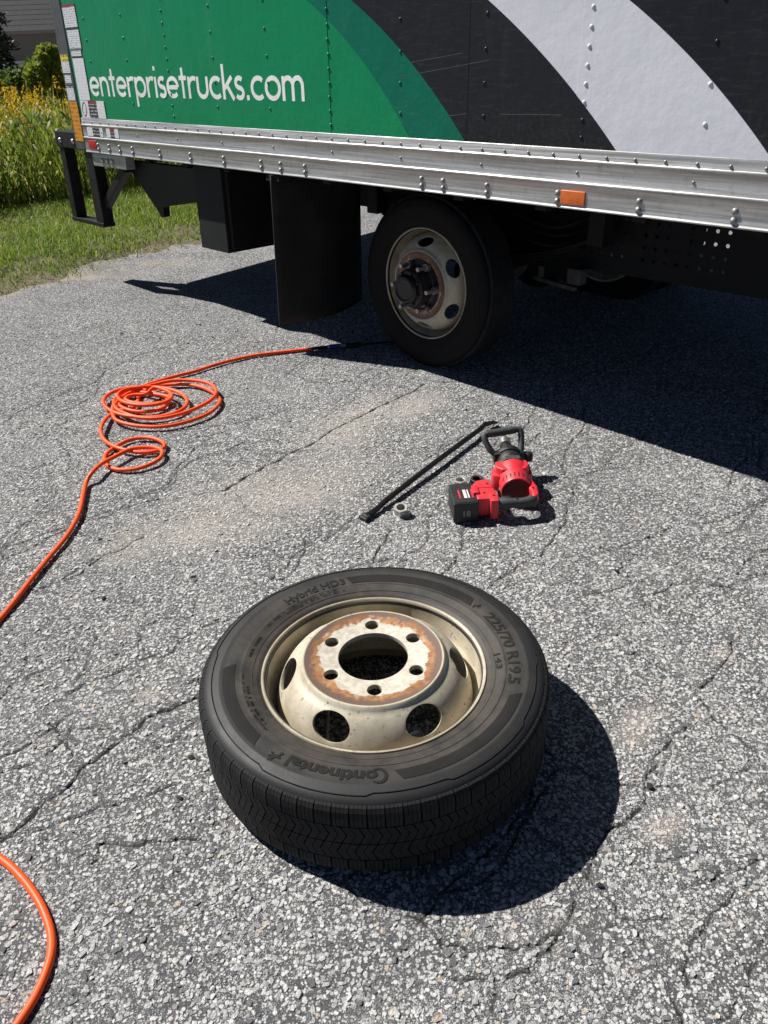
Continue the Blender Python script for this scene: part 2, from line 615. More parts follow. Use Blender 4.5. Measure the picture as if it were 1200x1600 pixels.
gi, go = ng.nodes.new('NodeGroupInput'), ng.nodes.new('NodeGroupOutput')
iop = ng.nodes.new('GeometryNodeInstanceOnPoints')
ci = ng.nodes.new('GeometryNodeCollectionInfo')
ci.inputs['Collection'].default_value = stone_col
ci.inputs['Separate Children'].default_value = True
ci.inputs['Reset Children'].default_value = True
iop.inputs['Pick Instance'].default_value = True
rv = ng.nodes.new('FunctionNodeRandomValue')
rv.data_type = 'INT'
rv.inputs[4].default_value = 0
rv.inputs[5].default_value = 7
ar, asc = ng.nodes.new('GeometryNodeInputNamedAttribute'), ng.nodes.new('GeometryNodeInputNamedAttribute')
for nd, nm in ((ar, 'rot'), (asc, 'sc')):
    nd.data_type = 'FLOAT_VECTOR'
    nd.inputs['Name'].default_value = nm
e2r = ng.nodes.new('FunctionNodeEulerToRotation')
ng.links.new(gi.outputs[0], iop.inputs['Points'])
ng.links.new(ci.outputs[0], iop.inputs['Instance'])
ng.links.new(rv.outputs[2], iop.inputs['Instance Index'])
ng.links.new(ar.outputs[0], e2r.inputs[0])
ng.links.new(e2r.outputs[0], iop.inputs['Rotation'])
ng.links.new(asc.outputs[0], iop.inputs['Scale'])
ng.links.new(iop.outputs[0], go.inputs[0])
md = aggregate.modifiers.new('set_stones', 'NODES')
md.node_group = ng

# ------------------------------------------------------------------ ground reaching the horizon, verge
t = NT('meadow_ground')
co = t.coord()
n1, n2 = t.noise(co, .6, 6, .6), t.noise(co, 14, 5, .7)
c = t.mix(n2, (.03, .05, .012), (.09, .12, .03))
c = t.mix(t.ss(n1, .4, .7), c, (.11, .105, .045))
t.put(t.b.inputs['Base Color'], c)
t.b.inputs['Roughness'].default_value = .95
t.put(t.b.inputs['Normal'], t.bump(n2, .8, .03))
MATS['meadow'] = t.m
me = MB().box(-450, 450, -60, 900, -8.0, -6.0).mesh('ground', MATS['meadow'])
ground = tag(link('ground', me), kind='structure')

t = NT('verge_soil')
co = t.coord()
n1, n2 = t.noise(co, 5, 6, .7), t.noise(co, 60, 5, .7)
c = t.mix(n2, (.10, .08, .055), (.30, .25, .18))
c = t.mix(t.ss(n1, .45, .7), c, t.mix(n2, (.07, .07, .03), (.15, .14, .07)))
t.put(t.b.inputs['Base Color'], c)
t.b.inputs['Roughness'].default_value = .95
t.put(t.b.inputs['Normal'], t.bump(n2, 1.0, .02))
MATS['soil'] = t.m

def verge_h(d, s):
    """height over distance d from lot edge"""
    return np.where(d < 0, -.03 + np.clip(d + .25, -1, .25) * .12, np.minimum(.0 + d * .10, .05)) + np.where(d > 5.5, -(d - 5.5) * .085, 0)

dd_ = np.concatenate([np.arange(-.35, 1.0, .045), np.arange(1.0, 5, .25), np.arange(5, 70, 2.0)])
ss_ = np.concatenate([np.arange(-40, -3, 2.0), np.arange(-3, 6, .06), np.arange(6, 60, 2.0)])
DD, SS = np.meshgrid(dd_, ss_)
edge_n = (value_noise(SS, SS * 0 + 3.3, 2.2, 11) - .5) * .22 + (value_noise(SS, SS * 0 + 7.7, 9, 12) - .5) * .12
VZ = verge_h(DD - edge_n, SS) + (value_noise(SS, DD, 6, 13) - .5) * .035 * (DD > -.1)
VX = eA.x + ed.x * SS + en.x * DD
VY = eA.y + ed.y * SS + en.y * DD
ny, nx = DD.shape
idx = np.arange(nx * ny).reshape(ny, nx)
fcs = np.stack([idx[:-1, :-1], idx[1:, :-1], idx[1:, 1:], idx[:-1, 1:]], -1).reshape(-1, 4)
verge = link('verge', np_mesh('verge', np.stack([VX, VY, VZ], -1).reshape(-1, 3), fcs, MATS['soil']))
verge.data.polygons.foreach_set('use_smooth', [True] * len(verge.data.polygons))
tag(verge, kind='structure')

def at_verge(s, d):
    return np.stack([eA.x + ed.x * s + en.x * d, eA.y + ed.y * s + en.y * d, verge_h(d, s)], -1)

def leaf_mat(name, a, b, c3=None, trans=.35):
    t = NT(name)
    at = t.add('ShaderNodeAttribute', attribute_name='tint')
    col = t.mix(at.outputs['Fac'], a, b)
    if c3: col = t.mix(t.ss(at.outputs['Fac'], .82, .95), col, c3)
    t.put(t.b.inputs['Base Color'], col)
    t.b.inputs['Roughness'].default_value = .55
    tr = t.add('ShaderNodeBsdfTranslucent')
    t.put(tr.inputs['Color'], col)
    mx = t.add('ShaderNodeMixShader')
    mx.inputs[0].default_value = trans
    t.l.new(t.b.outputs[0], mx.inputs[1])
    t.l.new(tr.outputs[0], mx.inputs[2])
    t.l.new(mx.outputs[0], t.out.inputs['Surface'])
    MATS[name] = t.m
    return t.m
leaf_mat('lawn_blade', (.10, .19, .014), (.25, .34, .035), (.40, .38, .12), .5)
leaf_mat('weed_blade', (.085, .15, .018), (.27, .32, .045), (.46, .41, .14), .5)
leaf_mat('goldenrod', (.55, .34, .015), (.85, .58, .03), None, .4)
leaf_mat('shrub_leaf', (.045, .09, .022), (.15, .21, .045), None, .5)
leaf_mat('light_leaf', (.12, .18, .022), (.34, .37, .05), None, .5)
leaf_mat('needle', (.006, .016, .007), (.018, .035, .014))
simple('bark', (.09, .07, .05), .9, bump=.6)

def blades(name, base, length, width, lean, mat, parent=None, bend=.35):
    """tapered bent blades: base (n,3)"""
    n = len(base)
    az = rng.uniform(0, 2 * PI, n)
    la = rng.uniform(0, 2 * PI, n)
    side = np.stack([np.cos(az), np.sin(az), np.zeros(n)], 1) * width[:, None]
    ln = np.stack([np.cos(la), np.sin(la), np.zeros(n)], 1) * (lean * length)[:, None]
    upv = np.zeros((n, 3))
    upv[:, 2] = length
    m = base + upv * .58 + ln * bend
    tip = base + upv * (1 - lean[:, None] * .35) + ln
    V = np.stack([base - side, base + side, m + side * .8, m - side * .8, tip], 1).reshape(-1, 3)
    o = np.arange(n)[:, None] * 5
    F = np.concatenate([o + [0, 1, 2], o + [0, 2, 3], o + [3, 2, 4]])
    tint = np.repeat(rng.random(n), 5)
    return link(name, np_mesh(name, V, F, mat, {'tint': tint}), None, parent)

# mown grass along the lot
n = 105000
s_ = rng.uniform(-2.2, 6.5, n)
d_ = rng.uniform(-.04, 3.6, n) ** 1.0
keep = (d_ > (value_noise(s_, s_ * 0 + 3.3, 2.2, 11) - .5) * .22 + .02 + rng.random(n) * .14) & (value_noise(s_, d_, 3.5, 21) + .4 * rng.random(n) > .34 - d_ * .2)
s_, d_ = s_[keep], d_[keep]
b_ = at_verge(s_, d_)
L_ = rng.uniform(.03, .095, len(s_)) * (.6 + .75 * value_noise(s_, d_, 2, 22)) * np.clip(.55 + d_ * 1.4, .5, 1.15)
lawn = blades('mown_grass', b_, L_, rng.uniform(.0018, .0042, len(s_)), rng.uniform(.2, 1.3, len(s_)), MATS['lawn_blade'])
n = 2600
s2 = rng.uniform(-2, 6, n)
d2 = rng.normal(.05, .10, n) + (value_noise(s2, s2 * 0 + 3.3, 2.2, 11) - .5) * .22
b2 = at_verge(s2, np.maximum(d2, .0))
b2[:, 0] += en.x * np.minimum(d2, 0)
b2[:, 1] += en.y * np.minimum(d2, 0)
b2[:, 2] = np.maximum(b2[:, 2], .002)
sprig = blades('dry_sprigs', b2, rng.uniform(.02, .07, n), rng.uniform(.0018, .004, n), rng.uniform(.7, 1.9, n), MATS['weed_blade'], lawn)
sprig['kind'] = 'stuff'
tag(lawn, 'short sunlit green grass beside the asphalt edge', 'grass', kind='stuff')

# tall weeds and goldenrod behind it
n = 26000
s_ = rng.uniform(-2.5, 8, n)
d_ = 2.35 + rng.random(n) ** 1.3 * 4.0 + (value_noise(s_, s_ * 0, 1.6, 31) - .5) * .5
b_ = at_verge(s_, d_)
L_ = rng.uniform(.35, .95, n) * (.65 + .55 * value_noise(s_, d_, 1.1, 32)) * np.clip(.55 + (d_ - 2.3) * .5, .5, 1)
weeds = blades('tall_weeds', b_, L_, rng.uniform(.005, .013, n), rng.uniform(.1, .55, n), MATS['weed_blade'])
tag(weeds, 'tall green weeds and reeds growing behind the mown grass', 'weeds', kind='stuff')
# leaves on the weed stems: short broad blades through the height
n = 15000
s_ = rng.uniform(-2.5, 8, n)
d_ = 2.35 + rng.random(n) ** 1.2 * 3.2
b_ = at_verge(s_, d_)
b_[:, 2] += rng.uniform(.08, .72, n)
wl_ = blades('weed_leaf', b_, rng.uniform(.05, .14, n), rng.uniform(.008, .016, n), rng.uniform(.5, 1.4, n), MATS['weed_blade'], weeds)
wl_['kind'] = 'stuff'
# goldenrod plumes
nst = 950
s_ = rng.uniform(-2.5, 8, nst)
d_ = 2.7 + rng.random(nst) ** .8 * 4.6
b_ = at_verge(s_, d_)
hgt = rng.uniform(.72, 1.05, nst) * (.8 + .3 * value_noise(s_, d_, .9, 41))
base_l, st_b = [], []
for i in range(nst):
    m = 34
    k = rng.random(m)
    a = rng.uniform(0, 6.28, m)
    rr = .085 * (1 - k) * np.sqrt(rng.random(m)) + .008
    la = rng.uniform(0, 6.28)
    base_l.append(np.stack([b_[i, 0] + rr * np.cos(a) + .07 * k * math.cos(la), b_[i, 1] + rr * np.sin(a) + .07 * k * math.sin(la), b_[i, 2] + hgt[i] - .16 + k * .17], 1))
gb = np.concatenate(base_l)
gold = blades('goldenrod', gb, rng.uniform(.012, .034, len(gb)), rng.uniform(.005, .010, len(gb)), rng.uniform(.2, 1.2, len(gb)), MATS['goldenrod'])
tag(gold, 'yellow flowering goldenrod plumes above the green weeds', 'wildflowers', kind='stuff')
stems = blades('stem', b_, hgt, np.full(nst, .004), rng.uniform(.02, .12, nst), MATS['weed_blade'], gold)
stems['kind'] = 'stuff'

def leafy_mass(name, centre, rx, ry, rz, n, leaf, mat, parent, lobes=9, up=.0, seed=1):
    g = np.random.default_rng(seed)
    lob = g.normal(0, .42, (lobes, 3)) * [rx, ry, rz]
    lr = g.uniform(.3, .55, lobes) * min(rx, rz)
    w = g.integers(0, lobes, n)
    v = g.normal(size=(n, 3))
    v /= np.linalg.norm(v, axis=1)[:, None]
    p = lob[w] + v * (lr[w] * g.uniform(.55, 1.08, n) ** .6)[:, None]
    p[:, 2] = np.maximum(p[:, 2], -rz)
    P = p + centre
    a = g.normal(size=(n, 3))
    b = np.cross(a, g.normal(size=(n, 3)))
    a /= np.linalg.norm(a, axis=1)[:, None]
    b /= np.linalg.norm(b, axis=1)[:, None]
    sz = g.uniform(.6, 1.4, n) * leaf
    a, b = a * sz[:, None], b * (sz * .45)[:, None]
    V = np.stack([P - a, P + b, P + a, P - b], 1).reshape(-1, 3)
    F = np.arange(n * 4).reshape(n, 4)
    tint = np.repeat(np.clip(g.random(n) * .7 + g.random(lobes)[w] * .4, 0, 1), 4)
    return link(name, np_mesh(name, V, F, mat, {'tint': tint}), None, parent)

def branchy(name, base, top, rx, r0, parent, n=6, seed=3):
    g = random.Random(seed)
    m = MB()
    base, top = Vector(base), Vector(top)
    m.tube([base, base.lerp(top, .5) + Vector((g.uniform(-.05, .05), g.uniform(-.05, .05), 0)), top], [r0, r0 * .65, r0 * .2], 8)
    for k in range(n):
        p = base.lerp(top, g.uniform(.15, .8))
        a = g.uniform(0, 6.28)
        q = p + Vector((math.cos(a) * rx * .7, math.sin(a) * rx * .7, rx * g.uniform(.2, .7)))
        m.tube([p, p.lerp(q, .5) + Vector((0, 0, .03)), q], [r0 * .45, r0 * .3, r0 * .1], 6)
    return m.build(name, MATS['bark'], parent, sm=60)

def shrub(name, label, cat, px, py_top, depth_y, height, rx, n, leaf, mat, seed, group=None):
    """stands where the line of sight through (px, py_top) passes depth_y, its top at that point"""
    r = pray(px, py_top)
    p = CAM + r * (depth_y / r.y)
    root = empty(name)
    root.location = (p.x, p.y, p.z - height)
    leafy_mass('crown', np.array([0, 0, height * .52]), rx, rx, height * .52, n, leaf, mat, root, seed=seed)
    branchy('trunk', (0, 0, -.1), (0, 0, height * .8), rx * .7, .035 + height * .012, root, seed=seed)
    tag(root, label, cat, group)
    return root
shrub('shrub', 'dark green rounded bush behind the goldenrod left of the truck', 'bush', 38, 78, 13.5, 1.6, .62, 9000, .045, MATS['shrub_leaf'], 5)
shrub('shrub', 'low dark bush at the left picture edge behind the goldenrod', 'bush', 8, 108, 12.2, 1.3, .55, 6000, .045, MATS['shrub_leaf'], 6)
shrub('shrub', 'tall yellow green sapling close against the rear of the truck', 'bush', 88, 30, 12.8, 2.0, .26, 3000, .05, MATS['light_leaf'], 8)
shrub('shrub', 'leafy green bush below the yellow green sapling', 'bush', 84, 92, 12.0, 1.1, .4, 4200, .045, MATS['light_leaf'], 9)

def conifer(px, y, height, rad, label, seed, zb=-2.0):
    r = pray(px, 40)
    p = CAM + r * (y / r.y)
    root = empty('conifer_tree')
    root.location = (p.x, p.y, zb)
    MB().tube([(0, 0, 0), (0, 0, height)], [.16, .02], 8).build('trunk', MATS['bark'], root, sm=60)
    g = np.random.default_rng(seed)
    n = 9000
    k = g.random(n) ** .7
    lay = np.floor(k * 13) / 13
    rr = rad * (1 - lay) * np.sqrt(g.random(n)) * (1 - (k * 13 % 1) * .55)
    a = g.uniform(0, 6.28, n)
    P = np.stack([rr * np.cos(a), rr * np.sin(a), .5 + k * (height - .5)], 1)
    v = g.normal(size=(n, 3)) * [1, 1, .5]
    v /= np.linalg.norm(v, axis=1)[:, None]
    w = np.cross(v, g.normal(size=(n, 3)))
    w /= np.linalg.norm(w, axis=1)[:, None]
    V = np.stack([P - v * .11, P + w * .025, P + v * .11, P - w * .025], 1).reshape(-1, 3)
    link('crown', np_mesh('crown', V, np.arange(n * 4).reshape(n, 4), MATS['needle'], {'tint': np.repeat(g.random(n), 4)}), None, root)
    tag(root, label, 'tree')
conifer(-26, 22, 7.5, 1.15, 'dark conifer tree at the left picture edge before the house', 51)

# ------------------------------------------------------------------ house beyond the field
simple('siding', (.2, .195, .18), .8, var=.06)
simple('shingle', (.022, .023, .028), .85, var=.25, scale=8, bump=.5, bscale=40)
simple('white_trim', (.74, .74, .72), .5, var=.05)
simple('dark_pipe', (.03, .032, .036), .5)
def house():
    root = empty('house')
    r = pray(40, 42)
    p = CAM + r * (34 / r.y)            # eave line
    root.location = (p.x, p.y, p.z - 2.6)
    root.rotation_euler = (0, 0, R(12))
    for k in range(14):                  # lap siding boards
        MB().prism([(0, 0), (-.035, 0), (-.012, .185), (0, .185)], -9, 7, ax=(1, 2, 0), M=Matrix.Translation((0, 0, k * .185))).build('siding_board', MATS['siding'], root)
    MB().box(-9, 7, .002, 8, -1.2, 2.6).build('wall', MATS['siding'], root)
    rf = empty('roof', root)
    for k in range(22):                  # shingle courses up the near slope
        a, b = k * .26, (k + 1) * .26 + .03
        MB().prism([(-.5 + a * .8, 2.5 + a * .6 + .004), (-.5 + b * .8, 2.5 + b * .6 - .004), (-.5 + b * .8, 2.47 + b * .6), (-.5 + a * .8, 2.5 + a * .6 - .02)], -9.4, 7.4, ax=(1, 2, 0)).build('shingle_course', MATS['shingle'], rf)
    MB().prism([(-.45, 2.44), (4.0, 5.78), (8.4, 2.44)], -9.3, 7.3, ax=(1, 2, 0)).build('roof_body', MATS['shingle'], root)
    MB().box(-9.4, 7.4, -.62, -.5, 2.38, 2.5).build('gutter', MATS['siding'], root, bevel=.015)
    MB().tube([(1.25, -.56, 2.4), (1.25, -.1, 2.1), (1.25, -.08, -.6)], .05, 8).build('downpipe', MATS['dark_pipe'], root, sm=50)
    dr = MB().box(-1.5, .1, -.05, -.003, -.6, 1.55).build('garage_door', MATS['white_trim'], root)
    for k in range(4):
        MB().box(-1.42, .02, -.075, -.052, -.5 + k * .52, -.06 + k * .52).build('door_panel', MATS['white_trim'], dr, bevel=.012)
    tag(root, 'grey house with dark shingle roof and white garage door beyond the field', 'house')
house()

# ================================================================== WHEELS
def rubber(name, col, rough, dust, amt, sc=14.0, spec=.35):
    t = NT(name)
    t.b.inputs['Specular IOR Level'].default_value = spec
    co = t.coord()
    x, y, z = t.sep(co)
    n1, n2 = t.noise(co, sc, 6, .65), t.noise(co, 220, 3, .6)
    c = t.mix(n1, tuple(q * .8 for q in col), tuple(q * 1.25 for q in col))
    rr = t.math('SQRT', t.math('ADD', t.math('MULTIPLY', x, x), t.math('MULTIPLY', y, y)))
    band = t.math('MULTIPLY', t.ss(rr, .38, .30), t.ss(n1, .25, .7))
    c = t.mix(t.math('MULTIPLY', t.math('ADD', band, t.math('MULTIPLY', t.ss(n2, .5, .8), .25)), amt), c, dust)
    t.put(t.b.inputs['Base Color'], c)
    t.put(t.b.inputs['Roughness'], t.math('ADD', t.math('MULTIPLY', n1, .25), rough - .12))
    t.put(t.b.inputs['Normal'], t.bump(t.math('ADD', n2, t.math('MULTIPLY', n1, .6)), .18, .0015))
    MATS[name] = t.m
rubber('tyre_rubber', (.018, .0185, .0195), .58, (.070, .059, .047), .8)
rubber('shaded_tyre_rubber', (.006, .006, .0065), .75, (.02, .017, .014), .4, 14.0, .2)  # darker copy of the tyre rubber, under-truck shade put into its colour
rubber('tyre_mark', (.0095, .0095, .010), .72, (.055, .048, .038), .25, 14.0, .2)
simple('tread_rubber', (.010, .010, .0105), .8, var=.35, scale=60, bump=.3, bscale=260, dust=(.07, .066, .06), dust_amt=.18, spec=.3)

def rim_mat():
    t = NT('wheel_paint')
    co = t.coord()
    x, y, z = t.sep(co)
    rr = t.math('SQRT', t.math('ADD', t.math('MULTIPLY', x, x), t.math('MULTIPLY', y, y)))
    n1, n2, n3 = t.noise(co, 16, 6, .65), t.noise(co, 70, 5, .7), t.noise(co, 5, 4, .6)
    paint = t.mix(t.ss(n1, .3, .72), (.42, .37, .265), (.56, .51, .40))
    paint = t.mix(t.math('MULTIPLY', t.ss(n3, .52, .75), .45), paint, (.26, .205, .13))
    specks = t.math('MULTIPLY', t.ss(n2, .575, .66), t.ss(n1, .36, .6))
    mp = t.add('ShaderNodeMapping')
    t.l.new(co, mp.inputs['Vector'])
    mp.inputs['Scale'].default_value = (60, 9, 14)
    streak = t.noise(mp.outputs[0], 1.0, 5, .65)
    paint = t.mix(t.math('MULTIPLY', t.ss(streak, .55, .78), .5), paint, (.25, .2, .135))
    paint = t.mix(t.math('MULTIPLY', specks, .85), paint, (.1, .075, .05))
    paint = t.mix(t.math('MULTIPLY', t.ss(rr, .224, .236), t.math('MULTIPLY', t.ss(n3, .3, .6), .5)), paint, (.2, .16, .11))
    bare = t.mix(t.ss(n2, .3, .7), (.46, .41, .325), (.68, .635, .54))
    rust = t.mix(t.ss(n1, .35, .65), (.27, .115, .045), (.46, .23, .09))
    rust = t.mix(t.ss(n2, .42, .68), rust, (.19, .09, .055))
    rust = t.mix(t.math('MULTIPLY', t.ss(t.noise(co, 38, 4, .7), .55, .7), .7), rust, (.55, .44, .33))
    wob = t.math('ADD', rr, t.math('ADD', t.math('MULTIPLY', t.math('SUBTRACT', n1, .5), .075), t.math('MULTIPLY', t.math('SUBTRACT', n2, .5), .022)))
    c = t.mix(t.ss(wob, .1235, .129), bare, rust)
    c = t.mix(t.ss(wob, .137, .150), c, (.15, .098, .075))
    facing = t.ss(z, .236, .2385)
    c = t.mix(t.math('MULTIPLY', t.ss(rr, .1585, .1605), 1.0), c, paint)
    c = t.mix(facing, paint, c)
    t.put(t.b.inputs['Base Color'], c)
    t.put(t.b.inputs['Roughness'], t.math('ADD', .34, t.math('MULTIPLY', n1, .3)))
    t.b.inputs['Metallic'].default_value = .12
    t.put(t.b.inputs['Normal'], t.bump(t.math('ADD', t.math('MULTIPLY', n2, .7), n1), .22, .0016))
    MATS['wheel_paint'] = t.m
rim_mat()
simple('inner_rim', (.16, .13, .1), .7, var=.3, scale=20, dust=(.2, .09, .04), dust_amt=.6)
simple('steel', (.42, .41, .39), .38, .85, var=.25, scale=60, bump=.2)
simple('dull_steel', (.33, .31, .28), .5, .7, var=.3, scale=90, dust=(.2, .11, .06), dust_amt=.5)

NSEG = 144
def tyre_mesh():
    prof = [(.262, .2055), (.266, .2105), (.272, .2125), (.278, .2135), (.290, .2175), (.300, .2200), (.303, .2212), (.306, .2208), (.315, .2228), (.325, .2240), (.340, .2250), (.352, .2245),
            (.3545, .2252), (.357, .2244), (.368, .2225), (.380, .2190), (.389, .2130), (.3935, .2060), (.3935, .1950), (.3935, .113)]
    low = [(r, .226 - z) for r, z in prof[::-1]][1:]
    inner = [(.250, .022), (.250, .204)]
    return MB().lathe(prof + low + inner, NSEG, closed=True).mesh('tyre', MATS['tyre_rubber'], sm=50)

def rim_meshes():
    # rolled flange and barrel
    prof = [(.262, .1995), (.2618, .2065), (.2602, .2095), (.2575, .2100), (.2548, .2085), (.2515, .2000), (.2490, .1900), (.2475, .150), (.2440, .146), (.2310, .128), (.2305, .06), (.2480, .04), (.2500, .02), (.262, .016), (.2625, .03), (.252, .05), (.2345, .066), (.2350, .125), (.249, .140), (.2530, .150), (.2545, .19), (.2575, .1975)]
    rim = MB().lathe(prof, 128, closed=True).mesh('rim', MATS['wheel_paint'], sm=40)
    # disc: solid, then holes cut
    top = [(.081, .2400), (.155, .2400), (.158, .2412), (.163, .2415), (.1665, .2390), (.169, .2340), (.173, .2295), (.180, .2255), (.190, .2190), (.200, .2090), (.210, .1955), (.219, .1785), (.227, .1570), (.2315, .1340), (.2335, .1100), (.2340, .0950)]
    bot = [(r - (.0035 if i > 4 else 0) - (.004 if i > 6 else 0), z - (.012 if i < 5 else .008 if i < 7 else .004)) for i, (r, z) in enumerate(top)][::-1]
    d = MB().lathe(top + bot, 128, closed=True).mesh('disc')
    cut = MB()
    for k in range(6):                                   # stud holes
        a = R(31 + 60 * k)
        p = Vector((.111 * math.cos(a), .111 * math.sin(a), 0))
        cut.cyl(p + Vector((0, 0, .15)), p + Vector((0, 0, .3)), .0168, 24)
    for k in range(6):                                   # hand holes through the slope
        a = R(2 + 60 * k)
        c = Vector((.203 * math.cos(a), .203 * math.sin(a), .2045))
        nn = Vector((math.cos(a) * .80, math.sin(a) * .80, .60))
        ux = Vector((-math.sin(a), math.cos(a), 0))
        uy = nn.cross(ux)
        pr = [(.0455 * math.cos(q * PI / 16), .0330 * math.sin(q * PI / 16)) for q in range(32)]
        M = Matrix(((ux.x, uy.x, nn.x, c.x), (ux.y, uy.y, nn.y, c.y), (ux.z, uy.z, nn.z, c.z), (0, 0, 0, 1)))
        cut.prism(pr, -.035, .06, M=M)
    co_ = link('cut', cut.mesh('cut'))
    do_ = link('disc', d)
    bo = do_.modifiers.new('b', 'BOOLEAN')
    bo.object = co_
    bo.operation = 'DIFFERENCE'
    bo.solver = 'EXACT'
    dg = bpy.context.evaluated_depsgraph_get()
    me = bpy.data.meshes.new_from_object(do_.evaluated_get(dg))
    me.name = 'disc'
    bpy.data.objects.remove(do_)
    bpy.data.objects.remove(co_)
    bm = bmesh.new()
    bm.from_mesh(me)
    es = [e for e in bm.edges if len(e.link_faces) == 2 and e.calc_face_angle(0) > R(50)]
    bmesh.ops.bevel(bm, geom=es, offset=.0009, segments=2, profile=.6, affect='EDGES', clamp_overlap=True)
    bm.to_mesh(me)
    bm.free()
    me.materials.clear()
    me.materials.append(MATS['wheel_paint'])
    smooth(me, 32)
    return rim, me
TYRE = tyre_mesh()
RIM, DISC = rim_meshes()
print('disc polys', len(DISC.polygons))

NB = 72
PITCH_B = 2 * PI / NB
def block_meshes():
    r0, r1 = .3925, .4055
    out = []
    for row in range(4):
        m = MB()
        if row in (0, 3):
            sec = [(.1635, r0), (.1635, r1), (.186, r1 + .0003), (.200, r1 - .0025), (.2085, r1 - .0085), (.2105, r0 - .003)]
            if row == 3: sec = [(.226 - a, b) for a, b in sec][::-1]
            W = .0318
            W = .0328
            for k in range(4):                       # siped into four lamellae
                a0 = -W / 2 + k * (W / 4) + .0004
                a1 = a0 + W / 4 - .0008
                if row == 0: m.prism(sec, a0, a1, ax=(2, 0, 1))
                else: m.prism(sec, a0, a1, ax=(2, 0, 1))
        else:
            z0, z1 = (.1143, .1612) if row == 1 else (.0648, .1117)
            sg = 1 if row == 1 else -1
            W, sh = .0155, .011 * sg
            zm = (z0 + z1) / 2
            for k in (0, 1):                         # chevron pair with a slit between
                a = -.0165 + k * .0172
                poly = [(z0, a), (zm, a + sh), (z1, a), (z1, a + W), (zm, a + W + sh), (z0, a + W)]
                m.prism(poly, r0, r1, ax=(2, 1, 0))
        out.append(m.mesh('tread_block', MATS['tread_rubber'], fix=True))
    return out
BLOCKS = block_meshes()

def arc_text(body, size, r, th0, th1, z, bold=.0, ext=.0012):
    me = text_mesh(body, size, ext, bold)
    xs = [v.co.x for v in me.vertices]
    x0, x1 = min(xs), max(xs)
    bm = bmesh.new()
    bm.from_mesh(me)
    for v in bm.verts:
        x, y, zz_ = v.co
        a = R(th0 + (th1 - th0) * (x - x0) / (x1 - x0))
        rad = r + y
        v.co = (rad * math.cos(a), rad * math.sin(a), z(rad) + zz_)
    bm.to_mesh(me)
    bm.free()
    return me

def side_z(r):
    pr = [(.278, .2135), (.290, .2175), (.300, .2200), (.315, .2228), (.325, .2240), (.340, .2250), (.352, .2245), (.368, .2225), (.380, .2190)]
    for (a, b), (c, d) in zip(pr[:-1], pr[1:]):
        if a <= r <= c: return b + (d - b) * (r - a) / (c - a)
    return pr[0][1] if r < .3 else pr[-1][1]

def arc_band(a0, a1, r0, r1, h=.0009, slant=2.5):
    n = max(8, int(abs(a1 - a0) / 1.5))
    V, F = [], []
    k = 6
    for i in range(n + 1):
        for j in range(k + 1):
            r = r0 + (r1 - r0) * j / k
            sl = slant * (j / k - .5)
            a = R(a0 + (a1 - a0) * i / n + (sl if i in (0, n) else sl))
            V.append((r * math.cos(a), r * math.sin(a), side_z(r) + h))
    for i in range(n):
        for j in range(k):
            p = i * (k + 1) + j
            F.append((p, p + 1, p + k + 2, p + k + 1))
    # skirt
    b = len(V)
    V += [(x, y, z - .003) for x, y, z in V]
    ring = [j for j in range(k + 1)] + [i * (k + 1) + k for i in range(1, n + 1)] + [n * (k + 1) + j for j in range(k - 1, -1, -1)] + [i * (k + 1) for i in range(n - 1, 0, -1)]
    for p, q in zip(ring, ring[1:] + ring[:1]):
        F.append((p, q, q + b, p + b))
    m = MB()
    m.add(V, F)
    return m

def sidewall_ridge():
    """moulded line round the shoulder that steps in and out"""
    steps = [(-150, 0), (-128, 1), (-92, 0), (-67, 1), (-33, 0), (-5, 1), (25, 0), (60, 1), (95, 0), (130, 1), (172, 0), (210, 1)]
    pts = []
    for i in range(480):
        a = -150 + 360 * i / 480
        lv = 0
        for s, l in steps:
            if a >= s: lv = l
        pts.append((a, .3715 + .0055 * lv))
    rs = np.array([p[1] for p in pts])
    rs = (rs + np.roll(rs, 1) + np.roll(rs, -1)) / 3
    m = MB()
    P = [Vector((r * math.cos(R(a)), r * math.sin(R(a)), side_z(r) + .0006)) for (a, _), r in zip(pts, rs)]
    m.tube(P + [P[0]], .0014, 6, cap=False)
    return m

def make_wheel(name, detail):
    root = empty(name)
    ty = link('tyre', TYRE, None, root)
    rm = link('rim', RIM, None, root)
    dc = link('disc', DISC, None, root)
    if detail:
        for row in range(4):
            for k in range(NB):
                b = link('tread_block', BLOCKS[row], None, ty)
                b.rotation_euler = (0, 0, PITCH_B * (k + (.5 if row in (1,) else .25 * row)))
    return root, ty, rm, dc

# wheel lying on the asphalt
WC = (-.03877, 1.40821)
wheel, tyre, rim, disc = make_wheel('truck_wheel', True)
wheel.location = (WC[0], WC[1], .003)
tag(wheel, 'truck tyre on a rusty cream steel rim lying flat on the asphalt', 'wheel')
for a0, a1, r0, r1 in ((-82, -22, .322, .3475), (-180.5, -137, .3195, .3475), (101, 39, .312, .338)):
    arc_band(a0, a1, r0, r1).build('sidewall_band', MATS['tyre_mark'], tyre, sm=60)
sidewall_ridge().build('sidewall_ridge', MATS['tyre_mark'], tyre, sm=60)
for rr_ in (.3045, .2815):
    P = [(rr_ * math.cos(2 * PI * i / 160), rr_ * math.sin(2 * PI * i / 160), side_z(rr_) + .0002) for i in range(161)]
    MB().tube(P, .0009, 6, cap=False).build('sidewall_ring', MATS['tyre_rubber'], tyre, sm=60)

def add_text(body, size, r, th0, th1, bold=0.0, mat='tyre_mark', ext=.0012):
    return link('lettering', arc_text(body, size, r, th0, th1, side_z, bold, ext), MATS[mat], tyre)
